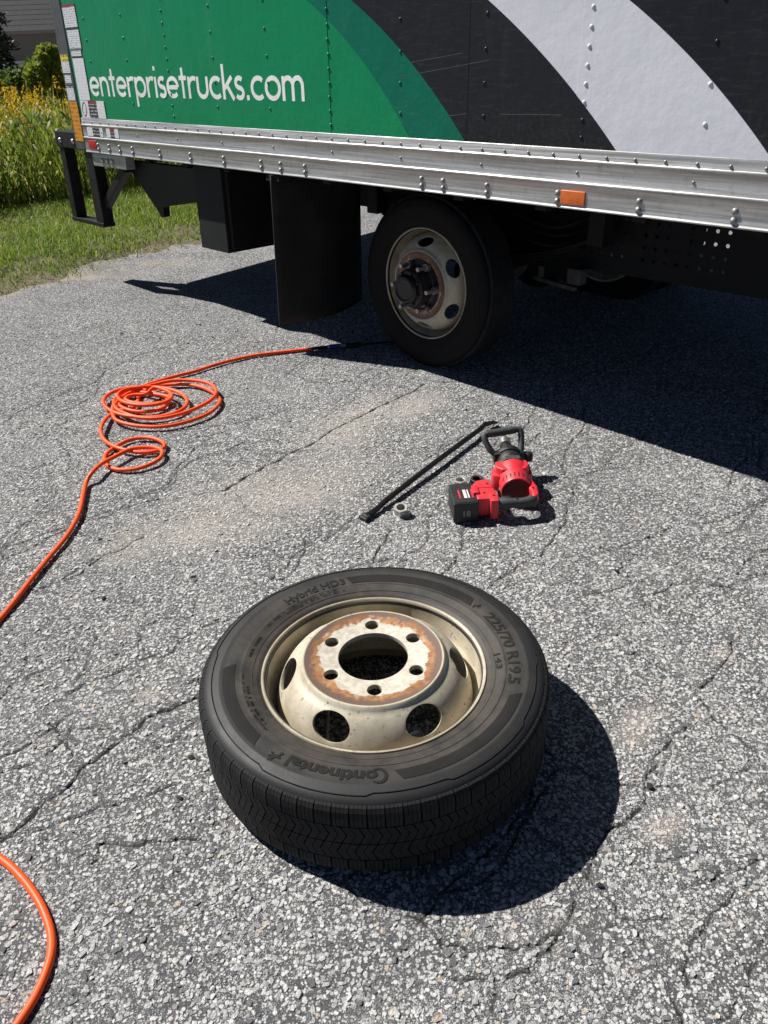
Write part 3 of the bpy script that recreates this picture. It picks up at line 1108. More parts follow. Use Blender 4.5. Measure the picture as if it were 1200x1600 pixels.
# maker's name: large C that holds the o, then the rest, then the rearing horse
def bigC():
    m = MB()
    N, V, F = 22, [], []
    for i in range(N + 1):
        a = R(50 + 262 * i / N)
        w = .0036 + .0034 * math.sin(PI * i / N)
        for s in (-1, 1):
            rr = .0155 + s * w * .5
            V.append((.0165 + rr * .98 * math.cos(a), .0155 + rr * 1.12 * math.sin(a)))
    flat = []
    r0 = .3165
    for zz_ in (.0014, -.002):
        for x, y in V:
            a = R(-86.0) - x / .33
            rad = r0 + y
            flat.append((rad * math.cos(a), rad * math.sin(a), side_z(rad) + zz_))
    n = len(V)
    for i in range(N):
        p = 2 * i
        F += [(p, p + 1, p + 3, p + 2), (p, p + 2, n + p + 2, n + p), (p + 1, n + p + 1, n + p + 3, p + 3)]
    F += [(0, n, n + 1, 1), (2 * N, 2 * N + 1, n + 2 * N + 1, n + 2 * N)]
    m.add(flat, F)
    return m
bigC().build('lettering', MATS['tyre_mark'], tyre, sm=50)
add_text('ontinental', .040, .3195, -89.0, -122.0, .0015)
def horse(th, r, s=.03):
    out = [(0.0, .1), (.12, .0), (.25, .05), (.22, .25), (.35, .4), (.5, .42), (.62, .3), (.8, .34), (.72, .42), (.6, .45), (.6, .55), (.78, .62), (.7, .7), (.58, .62), (.55, .75), (.62, .9), (.55, 1.0), (.42, .92), (.3, .95), (.36, .8), (.3, .62), (.16, .5), (.1, .58), (-.05, .5), (-.02, .4), (.08, .44), (.1, .3), (.06, .18)]
    m = MB()
    P = []
    for x, y in out:
        a = R(th) - x * s / r
        P.append(((r + y * s) * math.cos(a), (r + y * s) * math.sin(a)))
    m.add([(x, y, side_z(math.hypot(x, y)) + .0013) for x, y in P] + [(x, y, side_z(math.hypot(x, y)) - .002) for x, y in P],
          [tuple(range(len(P)))] + [(i, (i + 1) % len(P), len(P) + (i + 1) % len(P), len(P) + i) for i in range(len(P))])
    return m
horse(-124.5, .323, .034).build('emblem', MATS['tyre_mark'], tyre)
horse(37, .312, .022).build('emblem', MATS['tyre_mark'], tyre)
add_text('225/70 R19.5', .036, .3115, 28.5, -16.5, .0010)
add_text('Hybrid HD3', .032, .3125, 133.5, 103, .0008)
add_text('143', .019, .283, 3, -7, .0003)
for a0, a1, r_ in ((-176, -139, .2985), (-168, -141, .289), (150, 108, .2965), (138, 104, .2885), (172, 158, .291)):    # rows of fine moulded print too worn to read
    m = MB()
    a = a0
    while abs(a - a0) < abs(a1 - a0):
        w = random.uniform(.5, .9)
        m.bar((r_ * math.cos(R(a)), r_ * math.sin(R(a)), side_z(r_) + .0002), ((r_ + .0065) * math.cos(R(a + .25)), (r_ + .0065) * math.sin(R(a + .25)), side_z(r_ + .0065) + .0002), .0011 * random.uniform(.8, 2.2), .0012)
        a += (1 if a1 > a0 else -1) * (w if random.random() > .16 else 2.4)
    m.build('moulded_marks', MATS['tyre_mark'], tyre)
# valve stem and a balance weight seen through the hand holes
wl0 = Vector(wheel.location)
m = MB()
m.tube([gnd(511, 1172, .125) - wl0, gnd(511, 1145, .145) - wl0, gnd(513, 1112, .168) - wl0], [.0045, .0036, .0030], 8)
m.build('valve_stem', MATS['steel'], rim, sm=40)
MB().lathe([(1e-5, .0), (.016, .004), (.019, .012), (.013, .021), (1e-5, .024)], 9, Matrix.Translation(gnd(652, 1158, .13) - wl0)).build('balance_weight', MATS['steel'], rim)

# ================================================================== TRUCK
TU = Vector((0.6877218, -0.72580285, 0.01577789))
TN = Vector((-0.7256878, -0.68667746, 0.0430266))
TZ = Vector((0.02039451, 0.04104015, 0.99894933))
TS = Vector((-0.00211565, 3.613311, 0.0141941))
truck = empty('box_truck')
truck.matrix_world = Matrix(((TU.x, -TN.x, TZ.x, TS.x), (TU.y, -TN.y, TZ.y, TS.y), (TU.z, -TN.z, TZ.z, TS.z), (0, 0, 0, 1)))
tag(truck, 'green, charcoal and silver box truck with one rear wheel off', 'truck')
# local axes: x along the side towards the front, y inward, z up; y = 0 is the side skin

t = NT('side_graphics')
co = t.coord('Object', truck)
x, y, z = t.sep(co)
def inside(cx, cz, rad):
    dx, dz = t.math('MAXIMUM', t.math('SUBTRACT', x, cx), 0.0), t.math('SUBTRACT', z, cz)
    return t.math('SUBTRACT', t.math('SQRT', t.math('ADD', t.math('MULTIPLY', dx, dx), t.math('MULTIPLY', dz, dz))), rad)
c = t.mix(t.ss(inside(-.3036, -.8358, 2.7297), -.001, .001), (.64, .65, .70), (.012, .0135, .017))
c = t.mix(t.ss(inside(-1.0458, -1.1097, 3.0906), -.001, .001), (.014, .015, .0175), c)
c = t.mix(t.ss(inside(-1.2716, -.5343, 2.389), -.001, .001), (.0, .135, .08), c)
c = t.mix(t.ss(inside(-1.3223, -.1445, 1.9544), -.001, .001), (.0, .225, .085), c)
n1 = t.noise(co, 3.2, 5, .6)
mp = t.add('ShaderNodeMapping')
t.l.new(co, mp.inputs['Vector'])
mp.inputs['Scale'].default_value = (14, 14, 90)
n2 = t.noise(mp.outputs[0], 1.0, 4, .6)
n3 = t.noise(co, 60, 4, .6)
c = t.mix(t.math('MULTIPLY', t.ss(n2, .5, .8), .035), c, (.5, .5, .48))
mp2 = t.add('ShaderNodeMapping')
t.l.new(co, mp2.inputs['Vector'])
mp2.inputs['Scale'].default_value = (5, 5, 1.2)
n4 = t.noise(mp2.outputs[0], 1.0, 5, .7)
c = t.mix(t.math('MULTIPLY', t.ss(n4, .5, .8), .03), c, (.42, .4, .35))
c = t.mix(t.math('MULTIPLY', t.math('MULTIPLY', t.ss(z, 1.3, 1.07), t.ss(n3, .45, .75)), .07), c, (.25, .24, .2))
t.put(t.b.inputs['Base Color'], c)
t.put(t.b.inputs['Roughness'], t.math('ADD', .24, t.math('MULTIPLY', n2, .22)))
t.b.inputs['Specular IOR Level'].default_value = .22
t.put(t.b.inputs['Normal'], t.bump(t.math('ADD', n1, t.math('MULTIPLY', n3, .012)), .5, .014))
MATS['graphics'] = t.m

t = NT('rail_aluminium')
co = t.coord('Object', truck)
mp = t.add('ShaderNodeMapping')
t.l.new(co, mp.inputs['Vector'])
mp.inputs['Scale'].default_value = (2.2, 30, 110)
n1, n2 = t.noise(mp.outputs[0], 1, 6, .65), t.noise(co, 26, 6, .7)
c = t.mix(t.ss(n1, .3, .7), (.34, .335, .32), (.62, .61, .585))
c = t.mix(t.math('MULTIPLY', t.ss(n2, .5, .75), .5), c, (.27, .24, .19))
t.put(t.b.inputs['Base Color'], c)
t.b.inputs['Metallic'].default_value = .72
t.put(t.b.inputs['Roughness'], t.math('ADD', .30, t.math('MULTIPLY', n1, .28)))
t.put(t.b.inputs['Normal'], t.bump(t.math('ADD', n1, t.math('MULTIPLY', n2, .4)), .12, .004))
MATS['rail'] = t.m
simple('white_print', (.86, .87, .85), .45, var=.05, scale=12, dust=(.35, .38, .33), dust_amt=.3)
simple('black_steel', (.008, .008, .0085), .5, .0, var=.35, scale=25, bump=.25, dust=(.03, .028, .024), dust_amt=.3, spec=.35)
simple('frame_steel', (.007, .007, .0075), .75, .0, var=.4, scale=12, bump=.3, dust=(.03, .026, .021), dust_amt=.4, spec=.3)
simple('flap_rubber', (.011, .011, .011), .75, var=.3, scale=9, bump=.2, dust=(.045, .037, .028), dust_amt=.5, spec=.3)
simple('post_grey', (.075, .08, .082), .5, .2, var=.15, scale=14, dust=(.16, .15, .12), dust_amt=.3)
simple('green_bin', (.008, .011, .0105), .65, var=.3, scale=9, dust=(.02, .02, .017), dust_amt=.4, spec=.3)

BOX_R, BOX_F, BOX_B, BOX_T, BOX_W = -2.605, 2.95, .885, 3.12, 2.42
# body behind the skin
m = MB()
m.box(BOX_R, BOX_F, .012, BOX_W, BOX_B + .12, BOX_T)
m.build('cargo_body', MATS['rail'], truck)
m = MB().box(BOX_R, BOX_F, .02, BOX_W - .01, BOX_B + .02, BOX_B + .115)
m.build('floor_deck', MATS['frame_steel'], truck)
for k in range(14):
    MB().box(BOX_R + .2 + k * .4, BOX_R + .25 + k * .4, .06, BOX_W - .05, BOX_B - .035, BOX_B + .018).build('cross_sill', MATS['frame_steel'], truck)

rivet_me = MB().lathe([(.0074, 0), (.0068, .0014), (.005, .003), (.0025, .0038), (1e-5, .0041)], 10).mesh('rivet', MATS['graphics'], sm=70)
simple('rivet_steel', (.30, .29, .28), .5, .5, var=.3, scale=60)
bright_rivet = MB().lathe([(.0058, 0), (.0053, .0016), (.004, .0032), (.002, .0042), (1e-5, .0045)], 10).mesh('rivet', MATS['rivet_steel'], sm=70)
big_rivet = MB().lathe([(.0112, 0), (.0108, .002), (.0092, .0055), (.006, .0082), (.0025, .0092), (1e-5, .0095)], 14).mesh('rivet', MATS['rivet_steel'], sm=70)
OUTWARD = (PI / 2, 0, 0)          # local z of a rivet -> -y (outward)
seams = [BOX_R, -1.54, -.277, .988, 2.253, BOX_F]
panels = []
for i in range(5):
    a, b = seams[i], seams[i + 1]
    y0 = -.0005 - .0016 * (i % 2)
    p = MB().box(a - (.016 if i else 0), b + (.016 if i < 4 else 0), y0, y0 + (.0014 if i % 2 else .0011), 1.066, BOX_T - .1).build('side_panel', MATS['graphics'], truck)
    panels.append((a, b, p, y0))
def rivet(me, x, z, parent, y):
    o = link('rivet', me, None, parent)
    o.location = (x, y, z)
    o.rotation_euler = OUTWARD
    return o
def panel_at(x):
    for a, b, p, y0 in panels:
        if a <= x < b: return p, y0
for cx in (-1.525, -.2625, 1.004):
    for k in range(14):
        p, y0 = panel_at(cx)
        rivet(rivet_me, cx + random.uniform(-.002, .002), 1.105 + .0532 * k, p, -.0022)
for cx in (-2.36, -1.94, -1.108, -.683, .159, .581, 1.427, 1.85):
    for k in range(8):
        p, y0 = panel_at(cx)
        rivet(rivet_me, cx + random.uniform(-.002, .002), 1.159 + .1064 * k, p, y0)
MB().box(.5015, .5042, -.0012, -.0003, 1.072, 2.9).build('seam_strip', MATS['graphics'], truck)
# long light scratches in the charcoal film
simple('scratch', (.075, .075, .08), .6, var=.3)
for a, b in (((.215, 1.335), (.475, 1.362)), ((.16, 1.287), (.60, 1.338)), ((.655, 1.168), (.92, 1.172)), ((.40, 1.155), (.50, 1.166))):
    MB().bar((a[0], -.0006, a[1]), (b[0], -.0006, b[1]), .0006, .0016, up=(0, 0, 1)).build('scratch', MATS['scratch'], truck)

# lower side rail, one extrusion
prof = [(.03, .8785), (-.007, .8785), (-.0085, .8810), (-.007, .8845), (-.004, .889), (-.004, .9560), (-.0062, .9570), (-.0078, .9595), (-.0078, .9630), (-.0062, .9662), (-.004, .9672),
        (-.004, 1.0275), (-.0062, 1.0285), (-.0078, 1.0312), (-.0078, 1.0347), (-.0062, 1.0374), (-.0045, 1.0384), (-.0045, 1.0715), (.002, 1.0735), (.03, 1.0735)]
rail = MB().prism(prof, BOX_R, BOX_F, ax=(1, 2, 0)).build('side_rail', MATS['rail'], truck, bevel=.0008, seg=1, sm=40)
for k in range(44):
    xx = -2.575 + .1053 * k
    rivet(bright_rivet, xx, 1.0500, rail, -.0045)
for k in range(11):
    rivet(bright_rivet, -2.363 + .4207 * k, .9975, rail, -.004)
for xx in (-2.435, -2.299, -2.171, -2.021, -1.719, -1.409, -1.1, -.786, -.634, -.455, .279, .394, .614, .932, 1.249, 1.569, 1.89, 2.2):
    rivet(big_rivet, xx, .9270, rail, -.004)
    rivet(big_rivet, xx, .9000, rail, -.004)
simple('amber_lens', (.62, .13, .02), .35, var=.12, scale=40)
simple('red_lens', (.42, .012, .012), .35, var=.15, scale=40)
MB().box(.947, 1.046, -.0085, -.0035, .8925, .939).build('reflector', MATS['amber_lens'], rail, bevel=.004, seg=3, sm=40)
MB().box(-2.552, -2.453, -.0085, -.0035, .9005, .9475).build('reflector', MATS['red_lens'], rail, bevel=.004, seg=3, sm=40)

# web address in geometric stroke letters
def letter_strokes():
    h, w = 1.0, .20                 # x-height 1
    r = .5
    def arc(cx, cy, rx, ry, a0, a1, n=20):
        return [(cx + rx * math.cos(R(a0 + (a1 - a0) * i / n)), cy + ry * math.sin(R(a0 + (a1 - a0) * i / n))) for i in range(n + 1)]
    L = {}
    q = .41
    L['e'] = ([[(.13, .5), (.87, .5)], arc(.5, .5, q, q, 0, 318, 30)], 1.02)
    L['n'] = ([[(.13, 0), (.13, .98)], arc(.47, .56, .34, .35, 180, 0) + [(.81, 0)]], .97)
    L['t'] = ([[(.3, 1.38), (.3, 0)], [(.03, .92), (.6, .92)]], .64)
    L['r'] = ([[(.13, 0), (.13, .98)], arc(.49, .5, .36, .41, 180, 62)], .68)
    L['p'] = ([[(.13, -.46), (.13, .98)], arc(.53, .5, q, q, 0, 360, 30)], 1.06)
    L['i'] = ([[(.14, 0), (.14, .98)], [(.14, 1.27), (.14, 1.47)]], .31)
    L['s'] = ([arc(.36, .715, .225, .2, 35, 262, 16)[:-1] + arc(.36, .29, .24, .21, 88, -150, 16)], .74)
    L['u'] = ([[(.12, .98), (.12, .42)] + arc(.46, .43, .34, .34, 180, 360) + [(.80, .98)]], .95)
    L['c'] = ([arc(.5, .5, q, q, 48, 312, 26)], .90)
    L['k'] = ([[(.13, 0), (.13, 1.5)], [(.72, .97), (.2, .47)], [(.36, .62), (.8, 0)]], .84)
    L['o'] = ([arc(.5, .5, q, q, 0, 360, 32)], 1.02)
    L['m'] = ([[(.13, 0), (.13, .98)], arc(.41, .6, .28, .31, 180, 0, 14) + [(.69, 0)], arc(.97, .6, .28, .31, 180, 0, 14) + [(1.25, 0)]], 1.42)
    L['.'] = ([[(.16, -.01), (.16, .2)]], .36)
    return L, w
def web_lettering():
    L, w = letter_strokes()
    word = 'enterprisetrucks.com'
    tot = sum(L[c][1] for c in word)
    S = .101
    sx = 2.0 / tot
    x = -2.418
    for ch in word:
        m = MB()
        for si, st in enumerate(L[ch][0]):
            P = [Vector((a * sx + x, b * S + 1.193)) for a, b in st]
            V = []
            n = len(P)
            closed = (P[0] - P[-1]).length < 1e-6
            hw = w * S * .5
            for i in range(n):
                if closed: d = P[(i + 1) % (n - 1)] - P[(i - 1) % (n - 1)]
                else: d = P[min(i + 1, n - 1)] - P[max(i - 1, 0)]
                d.normalize()
                nn = Vector((-d.y, d.x))
                V += [P[i] + nn * hw, P[i] - nn * hw]
            y0 = (-.0011 if x + L[ch][1] * sx < -1.56 else -.0027) - .00022 * si
            vv = [(p.x, y0, p.y) for p in V] + [(p.x, -.0003, p.y) for p in V]
            N = len(V)
            F = []
            for i in range(n - 1):
                a = 2 * i
                F += [(a, a + 1, a + 3, a + 2), (a, a + 2, N + a + 2, N + a), (a + 1, N + a + 1, N + a + 3, a + 3)]
            F += [(0, N, N + 1, 1), (N - 2, N - 1, 2 * N - 1, 2 * N - 2)]
            m.add(vv, F)
        m.build('lettering', MATS['white_print'], truck, fix=True)
        x += L[ch][1] * sx
web_lettering()

# rear frame post with its stickers
MB().box(-2.735, BOX_R - .001, -.006, .09, .885, BOX_T).build('corner_post', MATS['post_grey'], truck, bevel=.008)
MB().box(-2.738, -2.60, .095, BOX_W, BOX_T - .2, BOX_T).build('rear_header', MATS['post_grey'], truck)
MB().box(-2.72, -2.66, .095, BOX_W - .1, .9, BOX_T - .21).build('rear_door', MATS['rail'], truck)

def print_mat(name, paper, ink, sx, sz, dens=.5):
    t = NT(name)
    co = t.coord('Object', truck)
    mp = t.add('ShaderNodeMapping')
    t.l.new(co, mp.inputs['Vector'])
    mp.inputs['Scale'].default_value = (sx, 1, sz)
    x, y, z = t.sep(mp.outputs[0])
    line = t.math('LESS_THAN', t.math('FRACT', z), .45)
    wrd = t.math('GREATER_THAN', t.noise(mp.outputs[0], 1.0, 2, .8), 1 - dens)
    f = t.math('MULTIPLY', t.math('MULTIPLY', line, wrd), .8)
    t.put(t.b.inputs['Base Color'], t.mix(f, paper, ink))
    t.b.inputs['Roughness'].default_value = .4
    MATS[name] = t.m
print_mat('label_white', (.70, .71, .72), (.2, .22, .26), 60, 90)
print_mat('label_blank', (.72, .73, .74), (.3, .32, .34), 120, 60, .42)
print_mat('label_yellow', (.72, .58, .03), (.06, .05, .02), 60, 45, .5)
print_mat('label_orange', (.66, .27, .01), (.24, .1, .01), 34, 42, .5)
print_mat('label_black', (.03, .03, .032), (.5, .5, .5), 40, 55, .55)
print_mat('label_red', (.25, .025, .025), (.4, .3, .3), 40, 60, .4)
def sticker(x0, x1, z0, z1, mat, y=-.0042, parent=truck):
    return MB().box(x0, x1, y, y + .0016, z0, z1).build('sticker', MATS[mat], parent)
sticker(-2.592, -2.437, 1.548, 1.648, 'label_white')
sticker(-2.592, -2.437, 1.6485, 1.662, 'label_red')
sticker(-2.585, -2.437, 1.442, 1.535, 'label_white')
sticker(-2.585, -2.437, 1.538, 1.545, 'label_black')
sticker(-2.582, -2.437, 1.432, 1.439, 'label_black')
sticker(-2.576, -2.45, 1.402, 1.43, 'label_white')
sticker(-2.578, -2.437, 1.393, 1.3995, 'label_black')
sticker(-2.574, -2.437, 1.17, 1.391, 'label_blank')
sticker(-2.574, -2.475, 1.0745, 1.168, 'label_blank')
sticker(-2.473, -2.37, 1.0745, 1.15, 'label_black')
sticker(-2.473, -2.37, 1.1505, 1.168, 'label_red')
sticker(-2.368, -2.275, 1.0745, 1.168, 'label_blank')
def oval(xc, zc, a, b):
    P = [(xc + a * math.cos(q * PI / 14) , -.0045, zc + b * math.sin(q * PI / 14) + .35 * a * math.cos(q * PI / 14)) for q in range(29)]
    MB().tube(P, .0018, 6, cap=False).build('sticker_outline', MATS['label_black'], truck)
oval(-2.532, 1.122, .026, .036)
for xx in (-2.543,):
    sticker(xx, xx + .07, .974, 1.022, 'label_blank', -.0058)
sticker(-2.471, -2.385, .974, 1.022, 'label_black', -.0058)
sticker(-2.383, -2.345, .974, 1.022, 'label_blank', -.0058)
sticker(-2.30, -2.255, .974, 1.022, 'label_blank', -.0058)
sticker(-2.253, -2.203, .974, 1.004, 'label_black', -.0058)
sticker(-2.253, -2.203, 1.0045, 1.022, 'label_red', -.0058)
sticker(-2.201, -2.155, .974, 1.022, 'label_blank', -.0058)
Yp = -.0078
sticker(-2.722, -2.622, 1.377, 1.412, 'label_yellow', Yp)
sticker(-2.722, -2.622, 1.315, 1.376, 'label_white', Yp)
sticker(-2.712, -2.630, 1.262, 1.305, 'label_white', Yp)
sticker(-2.718, -2.622, 1.235, 1.257, 'label_black', Yp)
sticker(-2.718, -2.622, 1.166, 1.234, 'label_white', Yp)
sticker(-2.715, -2.612, .938, 1.16, 'label_orange', Yp)

# rear step frame, brace, folded lift platform, light bar
MB().box(-3.03, -2.60, .0, .10, .888, .985).build('step_bracket', MATS['black_steel'], truck, bevel=.004)
for xx, w in ((-3.02, .07), (-2.67, .10)):
    MB().box(xx, xx + w, .01, .085, .452, .886).build('step_post', MATS['black_steel'], truck, bevel=.004)
MB().box(-3.02, -2.57, .005, .09, .425, .450).build('step_tread', MATS['black_steel'], truck, bevel=.003)
for xx in (-2.96, -2.78):
    o = MB().lathe([(.016, 0), (.014, .006), (.006, .009), (1e-5, .009)], 12).build('bolt', MATS['steel'], truck, sm=60)
    o.location = (xx, -.001, .93)
    o.rotation_euler = OUTWARD
MB().box(-3.03, -2.74, .11, BOX_W - .1, .93, .985).build('step_plate', MATS['black_steel'], truck, bevel=.004)
MB().bar((-2.62, .06, .53), (-2.25, .06, .80), .05, .05).build('brace', MATS['black_steel'], truck, bevel=.004)
MB().box(-2.58, -2.16, .012, .075, .80, .872).build('light_bar', MATS['rail'], truck, bevel=.003)
simple('dirty_lens', (.2, .19, .17), .3)
for xx in (-2.46, -2.40, -2.34):
    MB().box(xx, xx + .035, .004, .013, .822, .85).build('marker_lamp', MATS['dirty_lens'], truck, bevel=.004)
poly = [(-2.30, .80), (-2.05, .60), (-1.98, .535), (-1.955, .54), (-1.945, .60), (-1.40, .685), (-1.30, .78), (-1.30, .84), (-2.30, .84)]
MB().prism(poly, .10, .145, ax=(0, 2, 1)).build('lift_arm', MATS['black_steel'], truck, bevel=.003)
MB().prism(poly, BOX_W - .3, BOX_W - .25, ax=(0, 2, 1)).build('lift_arm', MATS['black_steel'], truck, bevel=.003)
MB().prism([(-2.0, .60), (-1.35, .70), (-1.35, .76), (-2.0, .66)], .15, BOX_W - .31, ax=(0, 2, 1)).build('lift_platform', MATS['frame_steel'], truck, bevel=.004)

# box behind the wheel and mud flaps
bx = MB().box(-1.555, -1.285, .09, .50, .415, .86).build('storage_box', MATS['green_bin'], truck, bevel=.006)
MB().box(-1.283, -1.255, .11, .47, .44, .84).build('storage_lid', MATS['frame_steel'], bx, bevel=.004)
def flap(y0, y1, parent):
    n, V, F = 16, [], []
    for k in range(13):
        z = .135 + (.875 - .135) * k / 12
        for i in range(n + 1):
            s = i / n
            yy = y0 + (y1 - y0) * s
            bow = .10 * math.sin(PI * min(1, max(0, s)) * .9) ** 1.2 * (.4 + .6 * (1 - k / 12)) * 1.0
            zb = z + (.03 * s ** 3 if k == 0 else 0)
            V.append((-.70 + bow * .55 - .02 * (1 - k / 12), yy, zb))
    for k in range(12):
        for i in range(n):
            a = k * (n + 1) + i
            F.append((a, a + 1, a + n + 2, a + n + 1))
    m = MB()
    m.add(V, F)
    o = m.build('mud_flap', MATS['flap_rubber'], parent, fix=False, sm=60)
    so = o.modifiers.new('thick', 'SOLIDIFY')
    so.thickness = .009
    so.offset = 0
    return o
fl = flap(-.02, .56, truck)
MB().box(-.76, -.66, -.0, .60, .845, .872).build('flap_bracket', MATS['frame_steel'], truck)
flap(BOX_W - .56, BOX_W - .0, truck)

# chassis: perforated frame rails, axle, springs, cross members
def perforated(y, x0, x1, z0, z1, parent):
    """web plate with real holes: cells of square with a round opening"""
    m = MB()
    cell = .052
    nx_, nz_ = int((x1 - x0) / cell), int((z1 - z0) / cell)
    r = .0085
    for i in range(nx_):
        for k in range(nz_):
            xc, zc = x0 + (i + .5) * cell, z0 + (k + .5) * cell
            xa, xb = x0 + i * cell, x0 + (i + 1) * cell
            za, zb = z0 + k * cell, z0 + (k + 1) * cell
            if (i // 9) % 3 == 0 or k == 0 or (i % 9 == 8):
                m.add([(xa, y, za), (xb, y, za), (xb, y, zb), (xa, y, zb)], [(0, 1, 2, 3)])
                continue
            N = 12
            sq, ci_ = [], []
            for q in range(N):
                a = 2 * PI * q / N
                c_, s_ = math.cos(a), math.sin(a)
                f = 1 / max(abs(c_), abs(s_))
                sq.append((xc + cell / 2 * c_ * f, y, zc + cell / 2 * s_ * f))
                ci_.append((xc + r * c_, y, zc + r * s_))
            m.add(sq + ci_, [(q, (q + 1) % N, N + (q + 1) % N, N + q) for q in range(N)])
            for cxn, czn, q0 in ((1, 1, 1), (-1, 1, 4), (-1, -1, 7), (1, -1, 10)):   # corner triangles
                m.add([sq[q0], (xc + cxn * cell / 2, y, zc + czn * cell / 2), sq[(q0 + 1) % N]], [(0, 1, 2)])
    o = m.build('frame_web', MATS['frame_steel'], parent, fix=True)
    so = o.modifiers.new('thick', 'SOLIDIFY')
    so.thickness = .004
    return o
perforated(.80, -.10, 2.6, .485, .485 + .052 * 6, truck)
MB().box(-2.3, 2.9, .775, .845, .80, .852).build('frame_rail', MATS['frame_steel'], truck)
MB().box(-2.3, -.12, .80, .812, .62, .798).build('frame_rail', MATS['frame_steel'], truck)
MB().box(-2.3, 2.9, 1.60, 1.66, .70, .85).build('frame_rail', MATS['frame_steel'], truck)
MB().cyl((0, .62, .405), (0, 2.0, .405), .075, 20).build('axle', MATS['frame_steel'], truck, sm=40)
MB().lathe([(.05, -.16), (.14, -.12), (.19, -.03), (.19, .03), (.14, .12), (.05, .16)], 24, Matrix.Translation((0, 1.25, .42)) @ Matrix.Rotation(PI / 2, 4, 'X')).build('differential', MATS['frame_steel'], truck, sm=40)
for yy in (.70, 1.75):
    for k in range(5):
        L = .72 - .11 * k
        pts = [(x_, yy, .50 + .014 * k * 0 - .014 * k + .16 * (x_ / .72) ** 2) for x_ in np.linspace(-L, L, 13)]
        m = MB()
        for p_, q_ in zip(pts[:-1], pts[1:]): m.bar(p_, q_, .07, .011)
        m.build('leaf_spring', MATS['frame_steel'], truck)
    MB().box(.66, .74, yy - .05, yy + .05, .62, .80).build('spring_hanger', MATS['frame_steel'], truck, bevel=.006)
    MB().box(-.74, -.66, yy - .05, yy + .05, .62, .80).build('spring_hanger', MATS['frame_steel'], truck, bevel=.006)
simple('bracket_grey', (.06, .056, .05), .6, .3, var=.3)
MB().box(.54, .615, .70, .76, .425, .50).build('tow_hook', MATS['bracket_grey'], truck, bevel=.01)
MB().bar((.36, .70, .43), (.60, .70, .41), .02, .02).build('tie_rod', MATS['bracket_grey'], truck, bevel=.004)
MB().bar((.40, .70, .43), (.40, .70, .49), .02, .02).build('link', MATS['bracket_grey'], truck)
MB().lathe([(1e-5, 0), (.07, 0), (.08, .02), (.08, .09), (.085, .10), (.085, .115), (.07, .13), (.07, .18), (1e-5, .19)], 20, Matrix.Translation((.22, .78, .45)) @ Matrix.Rotation(R(-70), 4, 'Y')).build('brake_chamber', MATS['bracket_grey'], truck, sm=40)
MB().cyl((-.30, .86, .42), (-.50, .92, .80), .028, 14).build('shock_absorber', MATS['frame_steel'], truck, sm=40)
for k, (yy, zz_) in enumerate(((.74, .74), (.76, .70), (.73, .66))):
    MB().tube(catmull([(-.6, yy, zz_), (.1, yy - .03, zz_ - .02), (.45, yy - .05, zz_ - .07), (.62, yy + .04, zz_ - .01)], 8), .009, 8).build('brake_line', MATS['frame_steel'], truck, sm=60)
for xx in (-1.7, .3, 1.3, 2.3):
    MB().box(xx, xx + .07, .85, 1.6, .66, .79).build('cross_member', MATS['frame_steel'], truck)

# inner rear wheel still on the truck (its outer twin lies on the ground)
def truck_wheel(y_flange, flip, hub):
    w, ty, rm, dc = make_wheel('rear_wheel', False)
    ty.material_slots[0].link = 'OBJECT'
    ty.material_slots[0].material = MATS['shaded_tyre_rubber']
    w.parent = truck
    if flip:
        w.matrix_local = Matrix.Translation((0, y_flange - .208, .405)) @ Matrix.Rotation(-PI / 2, 4, 'X') @ Matrix.Rotation(R(0), 4, 'Z')
    else:
        w.matrix_local = Matrix.Translation((0, y_flange + .208, .405)) @ Matrix.Rotation(PI / 2, 4, 'X') @ Matrix.Rotation(R(28), 4, 'Z')
    MB().lathe([(.3925, .03), (.4055, .034), (.4055, .192), (.3925, .197)], 96).build('tread_band', MATS['tread_rubber'], w, sm=40)
    return w
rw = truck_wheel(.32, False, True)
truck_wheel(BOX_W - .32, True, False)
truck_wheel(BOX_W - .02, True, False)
simple('hub_iron', (.022, .024, .03), .45, .3, var=.6, scale=40, bump=.6, dust=(.13, .07, .04), dust_amt=.55)
simple('grease', (.006, .007, .010), .35, var=.4, scale=50, bump=.6, bscale=90)
hub = MB().lathe([(.124, .2385), (.126, .2415), (.123, .2440), (.116, .2445), (.112, .2425), (.098, .2425), (.090, .250), (.086, .315), (.080, .322), (1e-5, .322)], 40).build('hub', MATS['hub_iron'], rw, sm=35)
MB().lathe([(.066, .3215), (.068, .338), (.060, .352), (.052, .354), (.046, .348), (1e-5, .347)], 32).build('axle_flange', MATS['grease'], rw, sm=35)
for k in range(8):
    a = 2 * PI * k / 8
    MB().cyl((.075 * math.cos(a), .075 * math.sin(a), .3215), (.075 * math.cos(a), .075 * math.sin(a), .333), .0075, 6).build('hub_bolt', MATS['hub_iron'], rw)
for k in range(6):
    a = R(31 + 60 * k)
    p = Vector((.111 * math.cos(a), .111 * math.sin(a), 0))
    st = MB().cyl(p + Vector((0, 0, .24)), p + Vector((0, 0, .318)), .0098, 14).build('wheel_stud', MATS['steel'], rw, sm=40)
    MB().cyl(p + Vector((0, 0, .243)), p + Vector((0, 0, .266)), .0185, 6).build('stud_nut', MATS['dull_steel'], rw)

